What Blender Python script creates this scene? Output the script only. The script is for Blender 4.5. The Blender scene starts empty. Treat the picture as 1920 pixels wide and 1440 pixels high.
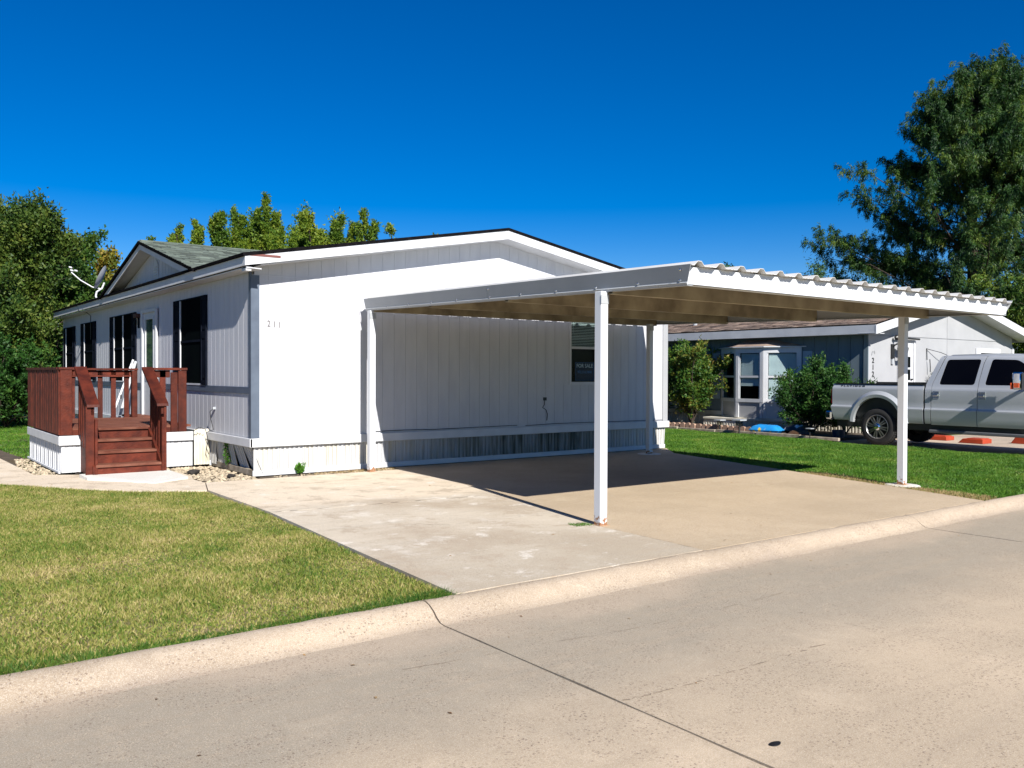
import bpy, bmesh, math, random
import numpy as np
from mathutils import Vector, Matrix
R = math.radians
random.seed(7)
scene = bpy.context.scene
COL = scene.collection

# ------------------------------------------------------------------ camera
cam = bpy.data.cameras.new('camera')
camo = bpy.data.objects.new('camera', cam)
COL.objects.link(camo)
cam.sensor_width = 36.0
cam.lens = 1639.896 / 1920 * 36.0
cam.clip_start = 0.05
cam.clip_end = 600
yaw, pitch, roll = 0.64260972, -0.0119754, 0.00320514
_F = Vector((math.sin(yaw) * math.cos(pitch), math.cos(yaw) * math.cos(pitch), math.sin(pitch)))
_R = Vector((math.cos(yaw), -math.sin(yaw), 0))
_U = _R.cross(_F)
_R2 = _R * math.cos(roll) + _U * math.sin(roll)
_U2 = _U * math.cos(roll) - _R * math.sin(roll)
M = Matrix((( _R2.x, _U2.x, -_F.x, -4.772104), (_R2.y, _U2.y, -_F.y, -12.918118), (_R2.z, _U2.z, -_F.z, 1.569021), (0, 0, 0, 1)))
camo.matrix_world = M
scene.camera = camo

# ------------------------------------------------------------------ world, sun, exposure
SUN = Vector((-0.29, -1.39, 1.0)).normalized()
elev = math.asin(SUN.z)
world = bpy.data.worlds.new('World')
scene.world = world
world.use_nodes = True
wn, wl = world.node_tree.nodes, world.node_tree.links
sky = wn.new('ShaderNodeTexSky')
sky.sky_type = 'NISHITA'
sky.sun_disc = False
sky.sun_elevation = elev
sky.sun_rotation = math.atan2(SUN.x, SUN.y)
sky.altitude = 200
sky.air_density = 0.85
sky.dust_density = 0.0
sky.ozone_density = 4.0
hs = wn.new('ShaderNodeHueSaturation')
hs.inputs['Hue'].default_value = 0.512
hs.inputs['Saturation'].default_value = 1.50
hs.inputs['Value'].default_value = 1.0
wl.new(sky.outputs[0], hs.inputs['Color'])
wl.new(hs.outputs[0], wn['Background'].inputs[0])
wn['Background'].inputs[1].default_value = 0.060
sl = bpy.data.lights.new('sun', 'SUN')
sl.energy = 5.0
sl.angle = R(0.5)
sl.color = (1.0, 0.955, 0.89)
slo = bpy.data.objects.new('sun', sl)
COL.objects.link(slo)
slo.location = (-10, -40, 30)
slo.rotation_euler = SUN.to_track_quat('Z', 'Y').to_euler()
scene.view_settings.view_transform = 'Standard'
scene.view_settings.look = 'None'
scene.view_settings.gamma = 1.0
scene.view_settings.use_curve_mapping = False
scene.view_settings.exposure = 0.85

# ------------------------------------------------------------------ materials
MATS = {}
def new_mat(name):
    m = bpy.data.materials.new(name)
    m.use_nodes = True
    return m, m.node_tree.nodes, m.node_tree.links, m.node_tree.nodes['Principled BSDF']
def rgba(c): return (c[0], c[1], c[2], 1.0)
def pmat(name, c1, c2=None, scale=4.0, detail=6, rough=0.6, bump=0.0, bscale=None, metal=0.0, island=0.0, stretch=(1, 1, 1), spec=None, coat=0.0, lo=.35, hi=.65):
    """base colour = noise mix of two tones, optional per-piece variation, optional fine bump."""
    if name in MATS: return MATS[name]
    m, n, l, p = new_mat(name)
    geo = n.new('ShaderNodeNewGeometry')
    mp = n.new('ShaderNodeMapping'); mp.inputs['Scale'].default_value = stretch
    l.new(geo.outputs['Position'], mp.inputs['Vector'])
    c2 = c2 or tuple(v * .85 for v in c1)
    no = n.new('ShaderNodeTexNoise'); no.inputs['Scale'].default_value = scale; no.inputs['Detail'].default_value = detail
    l.new(mp.outputs[0], no.inputs['Vector'])
    rp = n.new('ShaderNodeValToRGB')
    rp.color_ramp.elements[0].position = lo; rp.color_ramp.elements[0].color = rgba(c1)
    rp.color_ramp.elements[1].position = hi; rp.color_ramp.elements[1].color = rgba(c2)
    l.new(no.outputs['Fac'], rp.inputs['Fac'])
    out = rp.outputs['Color']
    if island:
        h = n.new('ShaderNodeHueSaturation')
        mr = n.new('ShaderNodeMapRange'); mr.inputs['To Min'].default_value = 1 - island; mr.inputs['To Max'].default_value = 1 + island
        src = n.new('ShaderNodeObjectInfo').outputs['Random'] if name.startswith('o_') else geo.outputs['Random Per Island']
        l.new(src, mr.inputs['Value']); l.new(mr.outputs[0], h.inputs['Value']); l.new(out, h.inputs['Color']); out = h.outputs[0]
    l.new(out, p.inputs['Base Color'])
    p.inputs['Roughness'].default_value = rough
    p.inputs['Metallic'].default_value = metal
    if spec is not None: p.inputs['Specular IOR Level'].default_value = spec
    if coat: p.inputs['Coat Weight'].default_value = coat; p.inputs['Coat Roughness'].default_value = .05
    if bump:
        b = n.new('ShaderNodeBump'); b.inputs['Strength'].default_value = bump; b.inputs['Distance'].default_value = .01
        nb = n.new('ShaderNodeTexNoise'); nb.inputs['Scale'].default_value = bscale or scale * 8; nb.inputs['Detail'].default_value = 6
        l.new(mp.outputs[0], nb.inputs['Vector']); l.new(nb.outputs['Fac'], b.inputs['Height']); l.new(b.outputs[0], p.inputs['Normal'])
    MATS[name] = m
    return m

def concrete_mat(name, base, dark, light, speck, speck_scale=90, patch=0.5, ygrad=None, streak=False, speck_amt=.5, blotch=.35):
    m, n, l, p = new_mat(name)
    geo = n.new('ShaderNodeNewGeometry'); pos = geo.outputs['Position']
    def noise(sc, det=5, st=None, rough=.55):
        v = pos
        if st:
            mp = n.new('ShaderNodeMapping'); mp.inputs['Scale'].default_value = st; l.new(pos, mp.inputs['Vector']); v = mp.outputs[0]
        t = n.new('ShaderNodeTexNoise'); t.inputs['Scale'].default_value = sc; t.inputs['Detail'].default_value = det; t.inputs['Roughness'].default_value = rough
        l.new(v, t.inputs['Vector']); return t.outputs['Fac']
    def ramp(f, a, b):
        t = n.new('ShaderNodeMapRange'); t.inputs['From Min'].default_value = a; t.inputs['From Max'].default_value = b; t.interpolation_type = 'SMOOTHSTEP'
        l.new(f, t.inputs['Value']); return t.outputs[0]
    def mix(fac, a, b, mode='MIX'):
        t = n.new('ShaderNodeMix'); t.data_type = 'RGBA'; t.blend_type = mode
        if isinstance(fac, float): t.inputs['Factor'].default_value = fac
        else: l.new(fac, t.inputs['Factor'])
        for k, s in ((6, a), (7, b)):
            if isinstance(s, tuple): t.inputs[k].default_value = rgba(s)
            else: l.new(s, t.inputs[k])
        return t.outputs[2]
    def math_(op, a, b=None):
        t = n.new('ShaderNodeMath'); t.operation = op
        for k, s in ((0, a), (1, b)):
            if s is None: continue
            if isinstance(s, (int, float)): t.inputs[k].default_value = s
            else: l.new(s, t.inputs[k])
        return t.outputs[0]
    c = mix(ramp(noise(.55, 6), .38, .66), base, dark)
    c = mix(math_('MULTIPLY', ramp(noise(1.4, 7, rough=.7), .52, .72), patch), c, light)
    if ygrad:
        sep = n.new('ShaderNodeSeparateXYZ'); l.new(pos, sep.inputs[0])
        yy = math_('ADD', sep.outputs['Y'], math_('MULTIPLY', math_('SUBTRACT', noise(.8, 5), .5), 1.3))
        for (a, b, colr, amt) in ygrad:
            c = mix(math_('MULTIPLY', ramp(yy, a, b), amt), c, colr)
    if streak:
        c = mix(math_('MULTIPLY', ramp(noise(3.0, 4, (.12, 3.0, 1)), .5, .7), .35), c, tuple(v * .7 for v in base))
    bl = noise(2.1, 10, rough=.74)
    c = mix(math_('MULTIPLY', ramp(bl, .52, .60), blotch), c, dark)
    c = mix(math_('MULTIPLY', math_('SUBTRACT', 1.0, ramp(bl, .36, .44)), blotch), c, light)
    # aggregate: dark pits and pale stones
    v1 = n.new('ShaderNodeTexVoronoi'); v1.inputs['Scale'].default_value = speck_scale; l.new(pos, v1.inputs['Vector'])
    v1.inputs['Randomness'].default_value = 1.0
    wob = n.new('ShaderNodeVectorMath'); wob.operation = 'ADD'; wn_ = n.new('ShaderNodeTexNoise'); wn_.inputs['Scale'].default_value = speck_scale * 2.2; l.new(pos, wn_.inputs['Vector'])
    ws = n.new('ShaderNodeVectorMath'); ws.operation = 'SCALE'; ws.inputs['Scale'].default_value = .9 / speck_scale; l.new(wn_.outputs['Color'], ws.inputs[0]); l.new(pos, wob.inputs[0]); l.new(ws.outputs[0], wob.inputs[1]); l.new(wob.outputs[0], v1.inputs['Vector'])
    pit = math_('MULTIPLY', math_('SUBTRACT', 1.0, ramp(v1.outputs['Distance'], .14, .36)), ramp(noise(3.5, 4), .36, .60))
    c = mix(math_('MULTIPLY', pit, speck_amt), c, speck)
    v2 = n.new('ShaderNodeTexVoronoi'); v2.inputs['Scale'].default_value = speck_scale * 1.7; l.new(pos, v2.inputs['Vector'])
    st = math_('MULTIPLY', math_('SUBTRACT', 1.0, ramp(v2.outputs['Distance'], .12, .36)), ramp(noise(9, 4), .40, .60))
    c = mix(math_('MULTIPLY', st, speck_amt * .38), c, tuple(min(1, v * 1.5) for v in light))
    fine = noise(160, 3, rough=.8)
    c = mix(math_('MULTIPLY', ramp(fine, .45, .62), .35), c, mix(.5, c, (1, .97, .9)))
    c = mix(math_('MULTIPLY', ramp(noise(38, 5, rough=.8), .5, .66), .35), c, tuple(v * .6 for v in base))
    l.new(c, p.inputs['Base Color'])
    p.inputs['Roughness'].default_value = .9
    p.inputs['Specular IOR Level'].default_value = .25
    b = n.new('ShaderNodeBump'); b.inputs['Strength'].default_value = .5; b.inputs['Distance'].default_value = .004
    l.new(fine, b.inputs['Height']); l.new(b.outputs[0], p.inputs['Normal'])
    return m

def leaf_mat(name, cols, patch_scale=.6, bright=.25, trans=.35, pr=(.3, .7)):
    """leaf colours picked per leaf and per clump"""
    if name in MATS: return MATS[name]
    m, n, l, p = new_mat(name)
    geo = n.new('ShaderNodeNewGeometry')
    no = n.new('ShaderNodeTexNoise'); no.inputs['Scale'].default_value = patch_scale; no.inputs['Detail'].default_value = 9; no.inputs['Roughness'].default_value = .66
    l.new(geo.outputs['Position'], no.inputs['Vector'])
    ma = n.new('ShaderNodeMath'); ma.operation = 'MULTIPLY_ADD'; ma.inputs[1].default_value = bright * 1.1
    l.new(geo.outputs['Random Per Island'], ma.inputs[0])
    mb = n.new('ShaderNodeMapRange'); mb.inputs['From Min'].default_value = pr[0]; mb.inputs['From Max'].default_value = pr[1]
    mb.inputs['To Min'].default_value = -.05; mb.inputs['To Max'].default_value = .95 - bright
    l.new(no.outputs['Fac'], mb.inputs['Value']); l.new(mb.outputs[0], ma.inputs[2])
    rp = n.new('ShaderNodeValToRGB'); e = rp.color_ramp.elements
    e[0].position = 0; e[0].color = rgba(cols[0]); e[1].position = 1; e[1].color = rgba(cols[-1])
    for i, c in enumerate(cols[1:-1]):
        q = e.new((i + 1) / (len(cols) - 1)); q.color = rgba(c)
    l.new(ma.outputs[0], rp.inputs['Fac'])
    l.new(rp.outputs[0], p.inputs['Base Color'])
    p.inputs['Roughness'].default_value = .55
    p.inputs['Specular IOR Level'].default_value = .3
    tr = n.new('ShaderNodeBsdfTranslucent'); l.new(rp.outputs[0], tr.inputs['Color'])
    mx = n.new('ShaderNodeMixShader'); mx.inputs[0].default_value = trans
    l.new(p.outputs[0], mx.inputs[1]); l.new(tr.outputs[0], mx.inputs[2]); l.new(mx.outputs[0], n['Material Output'].inputs[0])
    MATS[name] = m
    return m

def glass_mat(name, tint=(.8, .85, .85), refl=.10):
    m, n, l, p = new_mat(name)
    t = n.new('ShaderNodeBsdfTransparent'); t.inputs[0].default_value = rgba(tint)
    g = n.new('ShaderNodeBsdfGlossy'); g.inputs['Roughness'].default_value = .02
    lw_ = n.new('ShaderNodeLayerWeight'); lw_.inputs[0].default_value = .5
    f = n.new('ShaderNodeMath'); f.operation = 'POWER'; f.inputs[1].default_value = 4.5; l.new(lw_.outputs['Facing'], f.inputs[0])
    f2_ = n.new('ShaderNodeMath'); f2_.operation = 'ADD'; f2_.inputs[1].default_value = .04; l.new(f.outputs[0], f2_.inputs[0]); f = f2_
    k = n.new('ShaderNodeMath'); k.operation = 'MULTIPLY'; k.inputs[1].default_value = refl; l.new(f.outputs[0], k.inputs[0])
    mx = n.new('ShaderNodeMixShader'); l.new(k.outputs[0], mx.inputs[0]); l.new(t.outputs[0], mx.inputs[1]); l.new(g.outputs[0], mx.inputs[2])
    l.new(mx.outputs[0], n['Material Output'].inputs[0])
    MATS[name] = m
    return m

white_sid = pmat('white_siding', (.50, .508, .535), (.445, .452, .485), 2.2, 6, .65, .25, 60, stretch=(3, 3, .6), lo=.4, hi=.75)
white_trim = pmat('white_trim', (.56, .57, .585), (.49, .50, .52), 3, 5, .5, .12, 40)
off_white = pmat('off_white_panel', (.66, .63, .55), (.5, .46, .36), 2.5, 6, .6, .1, 30)
slate_trim = pmat('slate_blue_trim', (.085, .11, .15), (.065, .085, .12), 5, 5, .6, .2, 60)
black_paint = pmat('black_shutter', (.006, .008, .014), (.01, .012, .02), 5, 4, .4)
pane_black = pmat('dark_window_pane', (.003, .004, .005), (.004, .006, .006), 1.2, 3, .45, spec=.06)
for k_ in ('black_shutter', 'dark_window_pane'): MATS[k_].node_tree.nodes['Principled BSDF'].inputs['IOR'].default_value = 1.03
deck_red = pmat('o_red_stain', (.105, .0185, .0075), (.05, .0085, .004), 7.0, 9, .62, .5, 45, island=.24, stretch=(1, 1, 1), spec=.25)
deck_worn = pmat('o_worn_red_tread', (.20, .085, .055), (.09, .024, .013), 5.5, 7, .7, .4, 60, island=.10, stretch=(.5, 4, 1), spec=.2)
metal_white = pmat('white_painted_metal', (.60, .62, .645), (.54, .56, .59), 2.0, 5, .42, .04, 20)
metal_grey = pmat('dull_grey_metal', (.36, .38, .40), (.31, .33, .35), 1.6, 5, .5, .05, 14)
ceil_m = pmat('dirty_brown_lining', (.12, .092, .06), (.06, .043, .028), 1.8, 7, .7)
metal_inner = pmat('dirty_cream_metal', (.37, .315, .21), (.17, .135, .085), 2.4, 7, .6, .05, 14)
dark_edge = pmat('dark_shingle_edge', (.004, .004, .005), (.009, .008, .009), 12, 4, 1.0, spec=.02)
green_shingle = pmat('green_shingles', (.12, .145, .12), (.075, .095, .08), 3, 5, .95, .5, 120, island=.5)
brown_shingle = pmat('brown_shingles', (.30, .22, .165), (.19, .14, .11), 2, 5, .95, .5, 120, island=.55)
grey_sid = pmat('grey_siding', (.335, .342, .355), (.305, .312, .325), 2, 5, .7, .2, 50)
blue_grey = pmat('blue_grey_siding', (.135, .18, .205), (.115, .155, .18), 2, 5, .7, .2, 50, stretch=(3, 3, .6))
bark = pmat('bark', (.07, .05, .035), (.03, .022, .016), 9, 6, .95, .8, 30, stretch=(3, 3, .7))
soil = pmat('soil', (.10, .075, .05), (.05, .038, .025), 6, 7, .95, .6, 40)
stone_mat = pmat('pale_stone', (.44, .37, .26), (.26, .205, .14), 9, 5, .85, .3, 60, island=.3)
timber_grey = pmat('weathered_timber', (.36, .31, .24), (.20, .165, .12), 7, 6, .85, .4, 60)
brick_mat = pmat('o_tan_brick', (.42, .28, .2), (.30, .19, .135), 12, 5, .85, .3, 60, island=.2)
black_plastic = pmat('black_plastic', (.012, .012, .013), (.02, .02, .02), 8, 4, .45)
chrome = pmat('chrome', (.72, .74, .77), (.65, .67, .7), 4, 3, .1, metal=1.0)
truck_paint = pmat('silver_truck_paint', (.46, .48, .495), (.43, .45, .465), .8, 3, .36, metal=.30, coat=.6)
truck_lower = truck_paint
tyre_mat = pmat('tyre_rubber', (.012, .012, .013), (.018, .017, .016), 10, 5, .85, .3, 60)
alloy = pmat('machined_alloy', (.30, .30, .29), (.22, .22, .21), 6, 4, .35, metal=.8)
tint_glass = pmat('black_tinted_glass', (.002, .002, .003), (.003, .003, .004), 1, 2, .06, spec=.12)
red_lens = pmat('red_lens', (.20, .008, .005), (.12, .004, .004), 9, 3, .15, coat=.4)
orange_lens = pmat('orange_lens', (.75, .12, .03), (.6, .08, .02), 9, 3, .2)
red_block = pmat('red_orange_plastic', (.40, .05, .015), (.3, .035, .01), 3, 4, .5)
blind_mat = pmat('window_blind', (.62, .66, .66), (.55, .59, .59), 3, 4, .6)
blind_warm = pmat('white_blind', (.66, .70, .72), (.6, .64, .66), 3, 4, .6)
clear_glass = glass_mat('clear_glass')
room_dark = pmat('dark_room', (.012, .013, .014), (.006, .006, .007), 1.0, 3, .9)
num_grey = pmat('faded_number', (.10, .09, .09), (.17, .155, .15), 30, 3, .7)
sign_blue = pmat('sign_blue', (.006, .015, .07), (.005, .012, .05), 5, 3, .5)
sign_text = pmat('sign_text_pale', (.62, .70, .85), (.55, .62, .8), 5, 3, .5)
sign_text2 = pmat('sign_text_blue', (.06, .20, .55), (.05, .18, .5), 5, 3, .5)

m, n, l, p = new_mat('post_paint')          # white posts with rust creeping up from the foot
geo = n.new('ShaderNodeNewGeometry'); sep = n.new('ShaderNodeSeparateXYZ'); l.new(geo.outputs['Position'], sep.inputs[0])
no = n.new('ShaderNodeTexNoise'); no.inputs['Scale'].default_value = 28; no.inputs['Detail'].default_value = 6; l.new(geo.outputs['Position'], no.inputs['Vector'])
ad = n.new('ShaderNodeMath'); ad.operation = 'MULTIPLY_ADD'; ad.inputs[1].default_value = .42; l.new(no.outputs['Fac'], ad.inputs[0]); l.new(sep.outputs['Z'], ad.inputs[2])
rp = n.new('ShaderNodeValToRGB'); rp.color_ramp.elements[0].position = .235; rp.color_ramp.elements[0].color = (.26, .12, .05, 1); rp.color_ramp.elements[1].position = .285; rp.color_ramp.elements[1].color = (.58, .60, .63, 1)
l.new(ad.outputs[0], rp.inputs['Fac']); l.new(rp.outputs[0], p.inputs['Base Color']); p.inputs['Roughness'].default_value = .45
MATS['post_paint'] = m; post_mat = m

m, n, l, p = new_mat('stained_skirting')     # white fluted skirting, yellow stained, turning green-black towards the middle of the gable
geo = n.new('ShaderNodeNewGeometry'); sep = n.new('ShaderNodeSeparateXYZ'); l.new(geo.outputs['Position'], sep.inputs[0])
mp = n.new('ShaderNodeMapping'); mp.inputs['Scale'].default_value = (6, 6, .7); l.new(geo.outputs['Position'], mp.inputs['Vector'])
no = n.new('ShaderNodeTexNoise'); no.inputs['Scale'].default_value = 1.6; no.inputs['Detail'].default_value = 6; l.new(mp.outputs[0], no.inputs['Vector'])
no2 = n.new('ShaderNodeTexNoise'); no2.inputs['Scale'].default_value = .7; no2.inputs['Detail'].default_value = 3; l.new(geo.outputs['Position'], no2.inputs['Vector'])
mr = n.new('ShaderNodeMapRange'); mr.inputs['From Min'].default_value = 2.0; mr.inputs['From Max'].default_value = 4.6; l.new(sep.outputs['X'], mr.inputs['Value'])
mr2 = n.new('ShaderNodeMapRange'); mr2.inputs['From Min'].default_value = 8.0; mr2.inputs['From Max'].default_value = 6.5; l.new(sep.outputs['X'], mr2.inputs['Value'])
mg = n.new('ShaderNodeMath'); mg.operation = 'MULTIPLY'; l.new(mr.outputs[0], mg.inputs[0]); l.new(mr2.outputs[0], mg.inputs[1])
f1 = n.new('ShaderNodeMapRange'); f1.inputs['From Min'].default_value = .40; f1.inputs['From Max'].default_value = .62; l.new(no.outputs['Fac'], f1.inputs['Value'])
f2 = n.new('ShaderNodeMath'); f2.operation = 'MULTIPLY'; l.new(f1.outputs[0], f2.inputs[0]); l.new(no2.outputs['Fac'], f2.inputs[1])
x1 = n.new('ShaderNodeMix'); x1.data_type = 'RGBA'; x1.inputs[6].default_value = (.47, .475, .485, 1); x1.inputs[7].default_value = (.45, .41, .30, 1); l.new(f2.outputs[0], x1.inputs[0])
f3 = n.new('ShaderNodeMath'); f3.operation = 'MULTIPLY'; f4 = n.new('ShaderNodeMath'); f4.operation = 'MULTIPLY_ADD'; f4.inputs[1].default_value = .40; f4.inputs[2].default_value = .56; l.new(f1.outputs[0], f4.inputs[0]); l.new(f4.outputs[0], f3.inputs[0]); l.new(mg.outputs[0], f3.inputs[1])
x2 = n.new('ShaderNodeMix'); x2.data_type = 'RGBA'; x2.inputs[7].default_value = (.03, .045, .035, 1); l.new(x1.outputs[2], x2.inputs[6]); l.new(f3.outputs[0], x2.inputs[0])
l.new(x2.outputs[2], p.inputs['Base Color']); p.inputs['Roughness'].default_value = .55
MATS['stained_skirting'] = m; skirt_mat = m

# ------------------------------------------------------------------ mesh helpers
class MB:
    def __init__(s): s.v = []; s.f = []
    def add(s, vs, fs):
        b = len(s.v); s.v += [tuple(v) for v in vs]; s.f += [tuple(b + i for i in f) for f in fs]; return s
    def box(s, x0, x1, y0, y1, z0, z1):
        if x0 > x1: x0, x1 = x1, x0
        if y0 > y1: y0, y1 = y1, y0
        if z0 > z1: z0, z1 = z1, z0
        return s.add([(x0, y0, z0), (x1, y0, z0), (x1, y1, z0), (x0, y1, z0), (x0, y0, z1), (x1, y0, z1), (x1, y1, z1), (x0, y1, z1)],
                     [(0, 3, 2, 1), (4, 5, 6, 7), (0, 1, 5, 4), (1, 2, 6, 5), (2, 3, 7, 6), (3, 0, 4, 7)])
    def prism(s, poly, vec):
        """closed polygon (3D points) swept by vec"""
        vec = Vector(vec); k = len(poly)
        a = [Vector(q) for q in poly]; nrm = Vector((0, 0, 0))
        for i in range(k): nrm += a[i].cross(a[(i + 1) % k])
        if nrm.dot(vec) > 0: a.reverse()
        vs = a + [q + vec for q in a]
        fs = [tuple(range(k)), tuple(range(2 * k - 1, k - 1, -1))] + [((i + 1) % k, i, k + i, k + (i + 1) % k) for i in range(k)]
        return s.add(vs, fs)
    def beam(s, a, b, w, h, up=(0, 0, 1)):
        """rectangular bar from a to b, w wide, h deep (centred)"""
        a, b = Vector(a), Vector(b); d = (b - a).normalized(); up = Vector(up)
        sx = d.cross(up).normalized() * (w / 2); sy = sx.cross(d).normalized() * (h / 2)
        q = [a - sx - sy, a + sx - sy, a + sx + sy, a - sx + sy]
        return s.prism(q, b - a)
    def tube(s, pts, rad, n=8, cap=True):
        pts = [Vector(q) for q in pts]
        if isinstance(rad, (int, float)): rad = [rad] * len(pts)
        b = len(s.v); ref = Vector((0, 0, 1)); prev = None
        for i, q in enumerate(pts):
            d = (pts[min(i + 1, len(pts) - 1)] - pts[max(i - 1, 0)])
            d = d.normalized() if d.length > 1e-9 else Vector((0, 0, 1))
            if prev is None:
                r_ = Vector((1, 0, 0)) if abs(d.z) > .9 else ref
                u = d.cross(r_).normalized()
            else:
                u = (prev - d * prev.dot(d)).normalized()
            w = d.cross(u); prev = u
            for k in range(n):
                t = 2 * math.pi * k / n
                s.v.append(tuple(q + (u * math.cos(t) + w * math.sin(t)) * rad[i]))
        for i in range(len(pts) - 1):
            for k in range(n):
                a0 = b + i * n + k; a1 = b + i * n + (k + 1) % n
                s.f.append((a0, a1, a1 + n, a0 + n))
        if cap:
            s.f.append(tuple(b + k for k in range(n))[::-1]); s.f.append(tuple(b + (len(pts) - 1) * n + k for k in range(n)))
        return s
    def lathe(s, prof, c, axis=(1, 0, 0), n=32):
        """profile [(along, radius)] turned about axis through c"""
        c = Vector(c); ax = Vector(axis).normalized(); u = Vector((0, 0, 1)) if abs(ax.z) < .9 else Vector((1, 0, 0)); w = ax.cross(u)
        b = len(s.v); m_ = len(prof)
        for (t, r_) in prof:
            for k in range(n):
                a = 2 * math.pi * k / n
                s.v.append(tuple(c + ax * t + (u * math.cos(a) + w * math.sin(a)) * r_))
        for i in range(m_ - 1):
            for k in range(n):
                s.f.append((b + i * n + k, b + i * n + (k + 1) % n, b + (i + 1) * n + (k + 1) % n, b + (i + 1) * n + k))
        return s
    def mesh(s, name, smooth=False, origin=(0, 0, 0)):
        me = bpy.data.meshes.new(name)
        o = origin
        me.from_pydata([(v[0] - o[0], v[1] - o[1], v[2] - o[2]) for v in s.v], [], s.f)
        me.update()
        if smooth:
            me.polygons.foreach_set('use_smooth', [True] * len(me.polygons))
            me.set_sharp_from_angle(angle=R(35))
        return me
    def build(s, name, mat, parent=None, smooth=False, bevel=0.0, **kw):
        org = wloc(parent)
        me = s.mesh(name, smooth, org)
        if bevel:
            bm = bmesh.new(); bm.from_mesh(me)
            bmesh.ops.bevel(bm, geom=bm.edges[:], offset=bevel, segments=1, affect='EDGES', clamp_overlap=True)
            bm.to_mesh(me); bm.free()
        return link(name, me, mat, parent, (0, 0, 0), **kw)
def wloc(o):
    v = Vector((0, 0, 0))
    while o is not None: v = v + o.location; o = o.parent
    return v
def link(name, me, mat=None, parent=None, loc=(0, 0, 0), **kw):
    if mat is not None and not me.materials: me.materials.append(mat)
    o = bpy.data.objects.new(name, me); COL.objects.link(o); o.parent = parent; o.location = loc
    tag(o, **kw); return o
def tag(o, label=None, cat=None, group=None, kind=None):
    if label: o['label'] = label
    if cat: o['category'] = cat
    if group: o['group'] = group
    if kind: o['kind'] = kind
    return o
def thing(name, loc, label, cat, group=None):
    o = bpy.data.objects.new(name, None); COL.objects.link(o); o.location = loc; o.empty_display_size = .2
    return tag(o, label, cat, group)
def group_node(name, parent):
    """a part that is itself only a parent needs a mesh; kept for clarity"""
    return parent
def bx(name, parent, mat, x0, x1, y0, y1, z0, z1, bevel=0.0, **kw):
    return MB().box(x0, x1, y0, y1, z0, z1).build(name, mat, parent, bevel=bevel, **kw)
def np_mesh(name, verts, faces4=None, faces3=None, mat=None, parent=None, smooth=False, **kw):
    me = bpy.data.meshes.new(name)
    org = np.array(wloc(parent)); V = (verts - org).astype(np.float32)
    me.vertices.add(len(V)); me.vertices.foreach_set('co', V.ravel())
    loops, starts = [], []
    if faces4 is not None and len(faces4): loops.append(faces4.ravel()); starts.append(np.arange(len(faces4)) * 4)
    off = 0 if not loops else loops[0].size
    if faces3 is not None and len(faces3): loops.append(faces3.ravel()); starts.append(off + np.arange(len(faces3)) * 3)
    L = np.concatenate(loops).astype(np.int32); S = np.concatenate(starts).astype(np.int32)
    me.loops.add(len(L)); me.loops.foreach_set('vertex_index', L)
    me.polygons.add(len(S)); me.polygons.foreach_set('loop_start', S)
    if smooth: me.polygons.foreach_set('use_smooth', np.ones(len(S), dtype=bool))
    me.update(calc_edges=True)
    return link(name, me, mat, parent, **kw)
def text_obj(name, s, size, mat, parent, loc, rot, extrude=.003, spacing=1.0, shear=0.0, scale=(1, 1, 1), bold=0.0, **kw):
    cu = bpy.data.curves.new(name, 'FONT'); cu.body = s; cu.size = size; cu.extrude = extrude; cu.space_character = spacing; cu.shear = shear
    cu.align_x = 'CENTER'; cu.align_y = 'CENTER'; cu.offset = bold; cu.resolution_u = 3
    t = bpy.data.objects.new(name + '_curve', cu); COL.objects.link(t)
    dg = bpy.context.evaluated_depsgraph_get()
    me = bpy.data.meshes.new_from_object(t.evaluated_get(dg))
    bpy.data.objects.remove(t)
    me.transform(Matrix.Diagonal((*scale, 1)))
    me.transform(rot.to_4x4())
    o = link(name, me, None, parent, Vector(loc) - wloc(parent), **kw)
    me.materials.clear(); me.materials.append(mat)
    return o
FRONT = Matrix.Rotation(R(90), 3, 'X')                         # text on a wall that faces -Y
LEFT = Matrix.Rotation(R(-90), 3, 'Z') @ Matrix.Rotation(R(90), 3, 'X')   # text on a wall that faces -X

# ------------------------------------------------------------------ ground, road, kerb, slabs
grass_soil = pmat('lawn_soil', (.115, .115, .035), (.20, .155, .075), 1.3, 6, .95, .6, 60)
far_grass = pmat('far_grass', (.07, .11, .022), (.13, .13, .045), .5, 7, .95, .5, 30)
bx('ground', None, far_grass, -260, 260, -260, 330, -.6, -.16, kind='structure')
road_m = concrete_mat('road_concrete', (.45, .352, .24), (.375, .295, .20), (.52, .41, .285), (.13, .08, .05), 44, .55,
                      ygrad=[(-10.3, -9.0, (.225, .195, .145), .8), (-8.45, -8.05, (.40, .31, .22), .6)], streak=True, speck_amt=.85, blotch=.13)
kerb_m = concrete_mat('kerb_concrete', (.375, .295, .21), (.29, .225, .155), (.44, .355, .26), (.13, .085, .055), 40, .7, ygrad=[(-7.86, -8.3, (.27, .21, .155), .75)], speck_amt=.8)
slab_m = concrete_mat('driveway_concrete', (.50, .43, .33), (.36, .285, .20), (.64, .59, .51), (.12, .10, .08), 45, .9,
                      ygrad=[(-3.55, -3.0, (.64, .53, .39), .7), (-5.2, -7.4, (.36, .30, .215), .6)], speck_amt=.5, streak=True, blotch=.75)
tan_m = concrete_mat('tan_pebble_concrete', (.43, .33, .215), (.36, .275, .175), (.48, .385, .26), (.16, .11, .07), 50, .4, speck_amt=.5)
pad_m = concrete_mat('pale_pad_concrete', (.60, .58, .54), (.54, .52, .47), (.68, .66, .62), (.2, .18, .15), 70, .5, speck_amt=.2)
drive2_m = concrete_mat('neighbour_concrete', (.42, .33, .24), (.30, .24, .18), (.5, .4, .3), (.1, .08, .06), 60, .5, speck_amt=.3)
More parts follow.
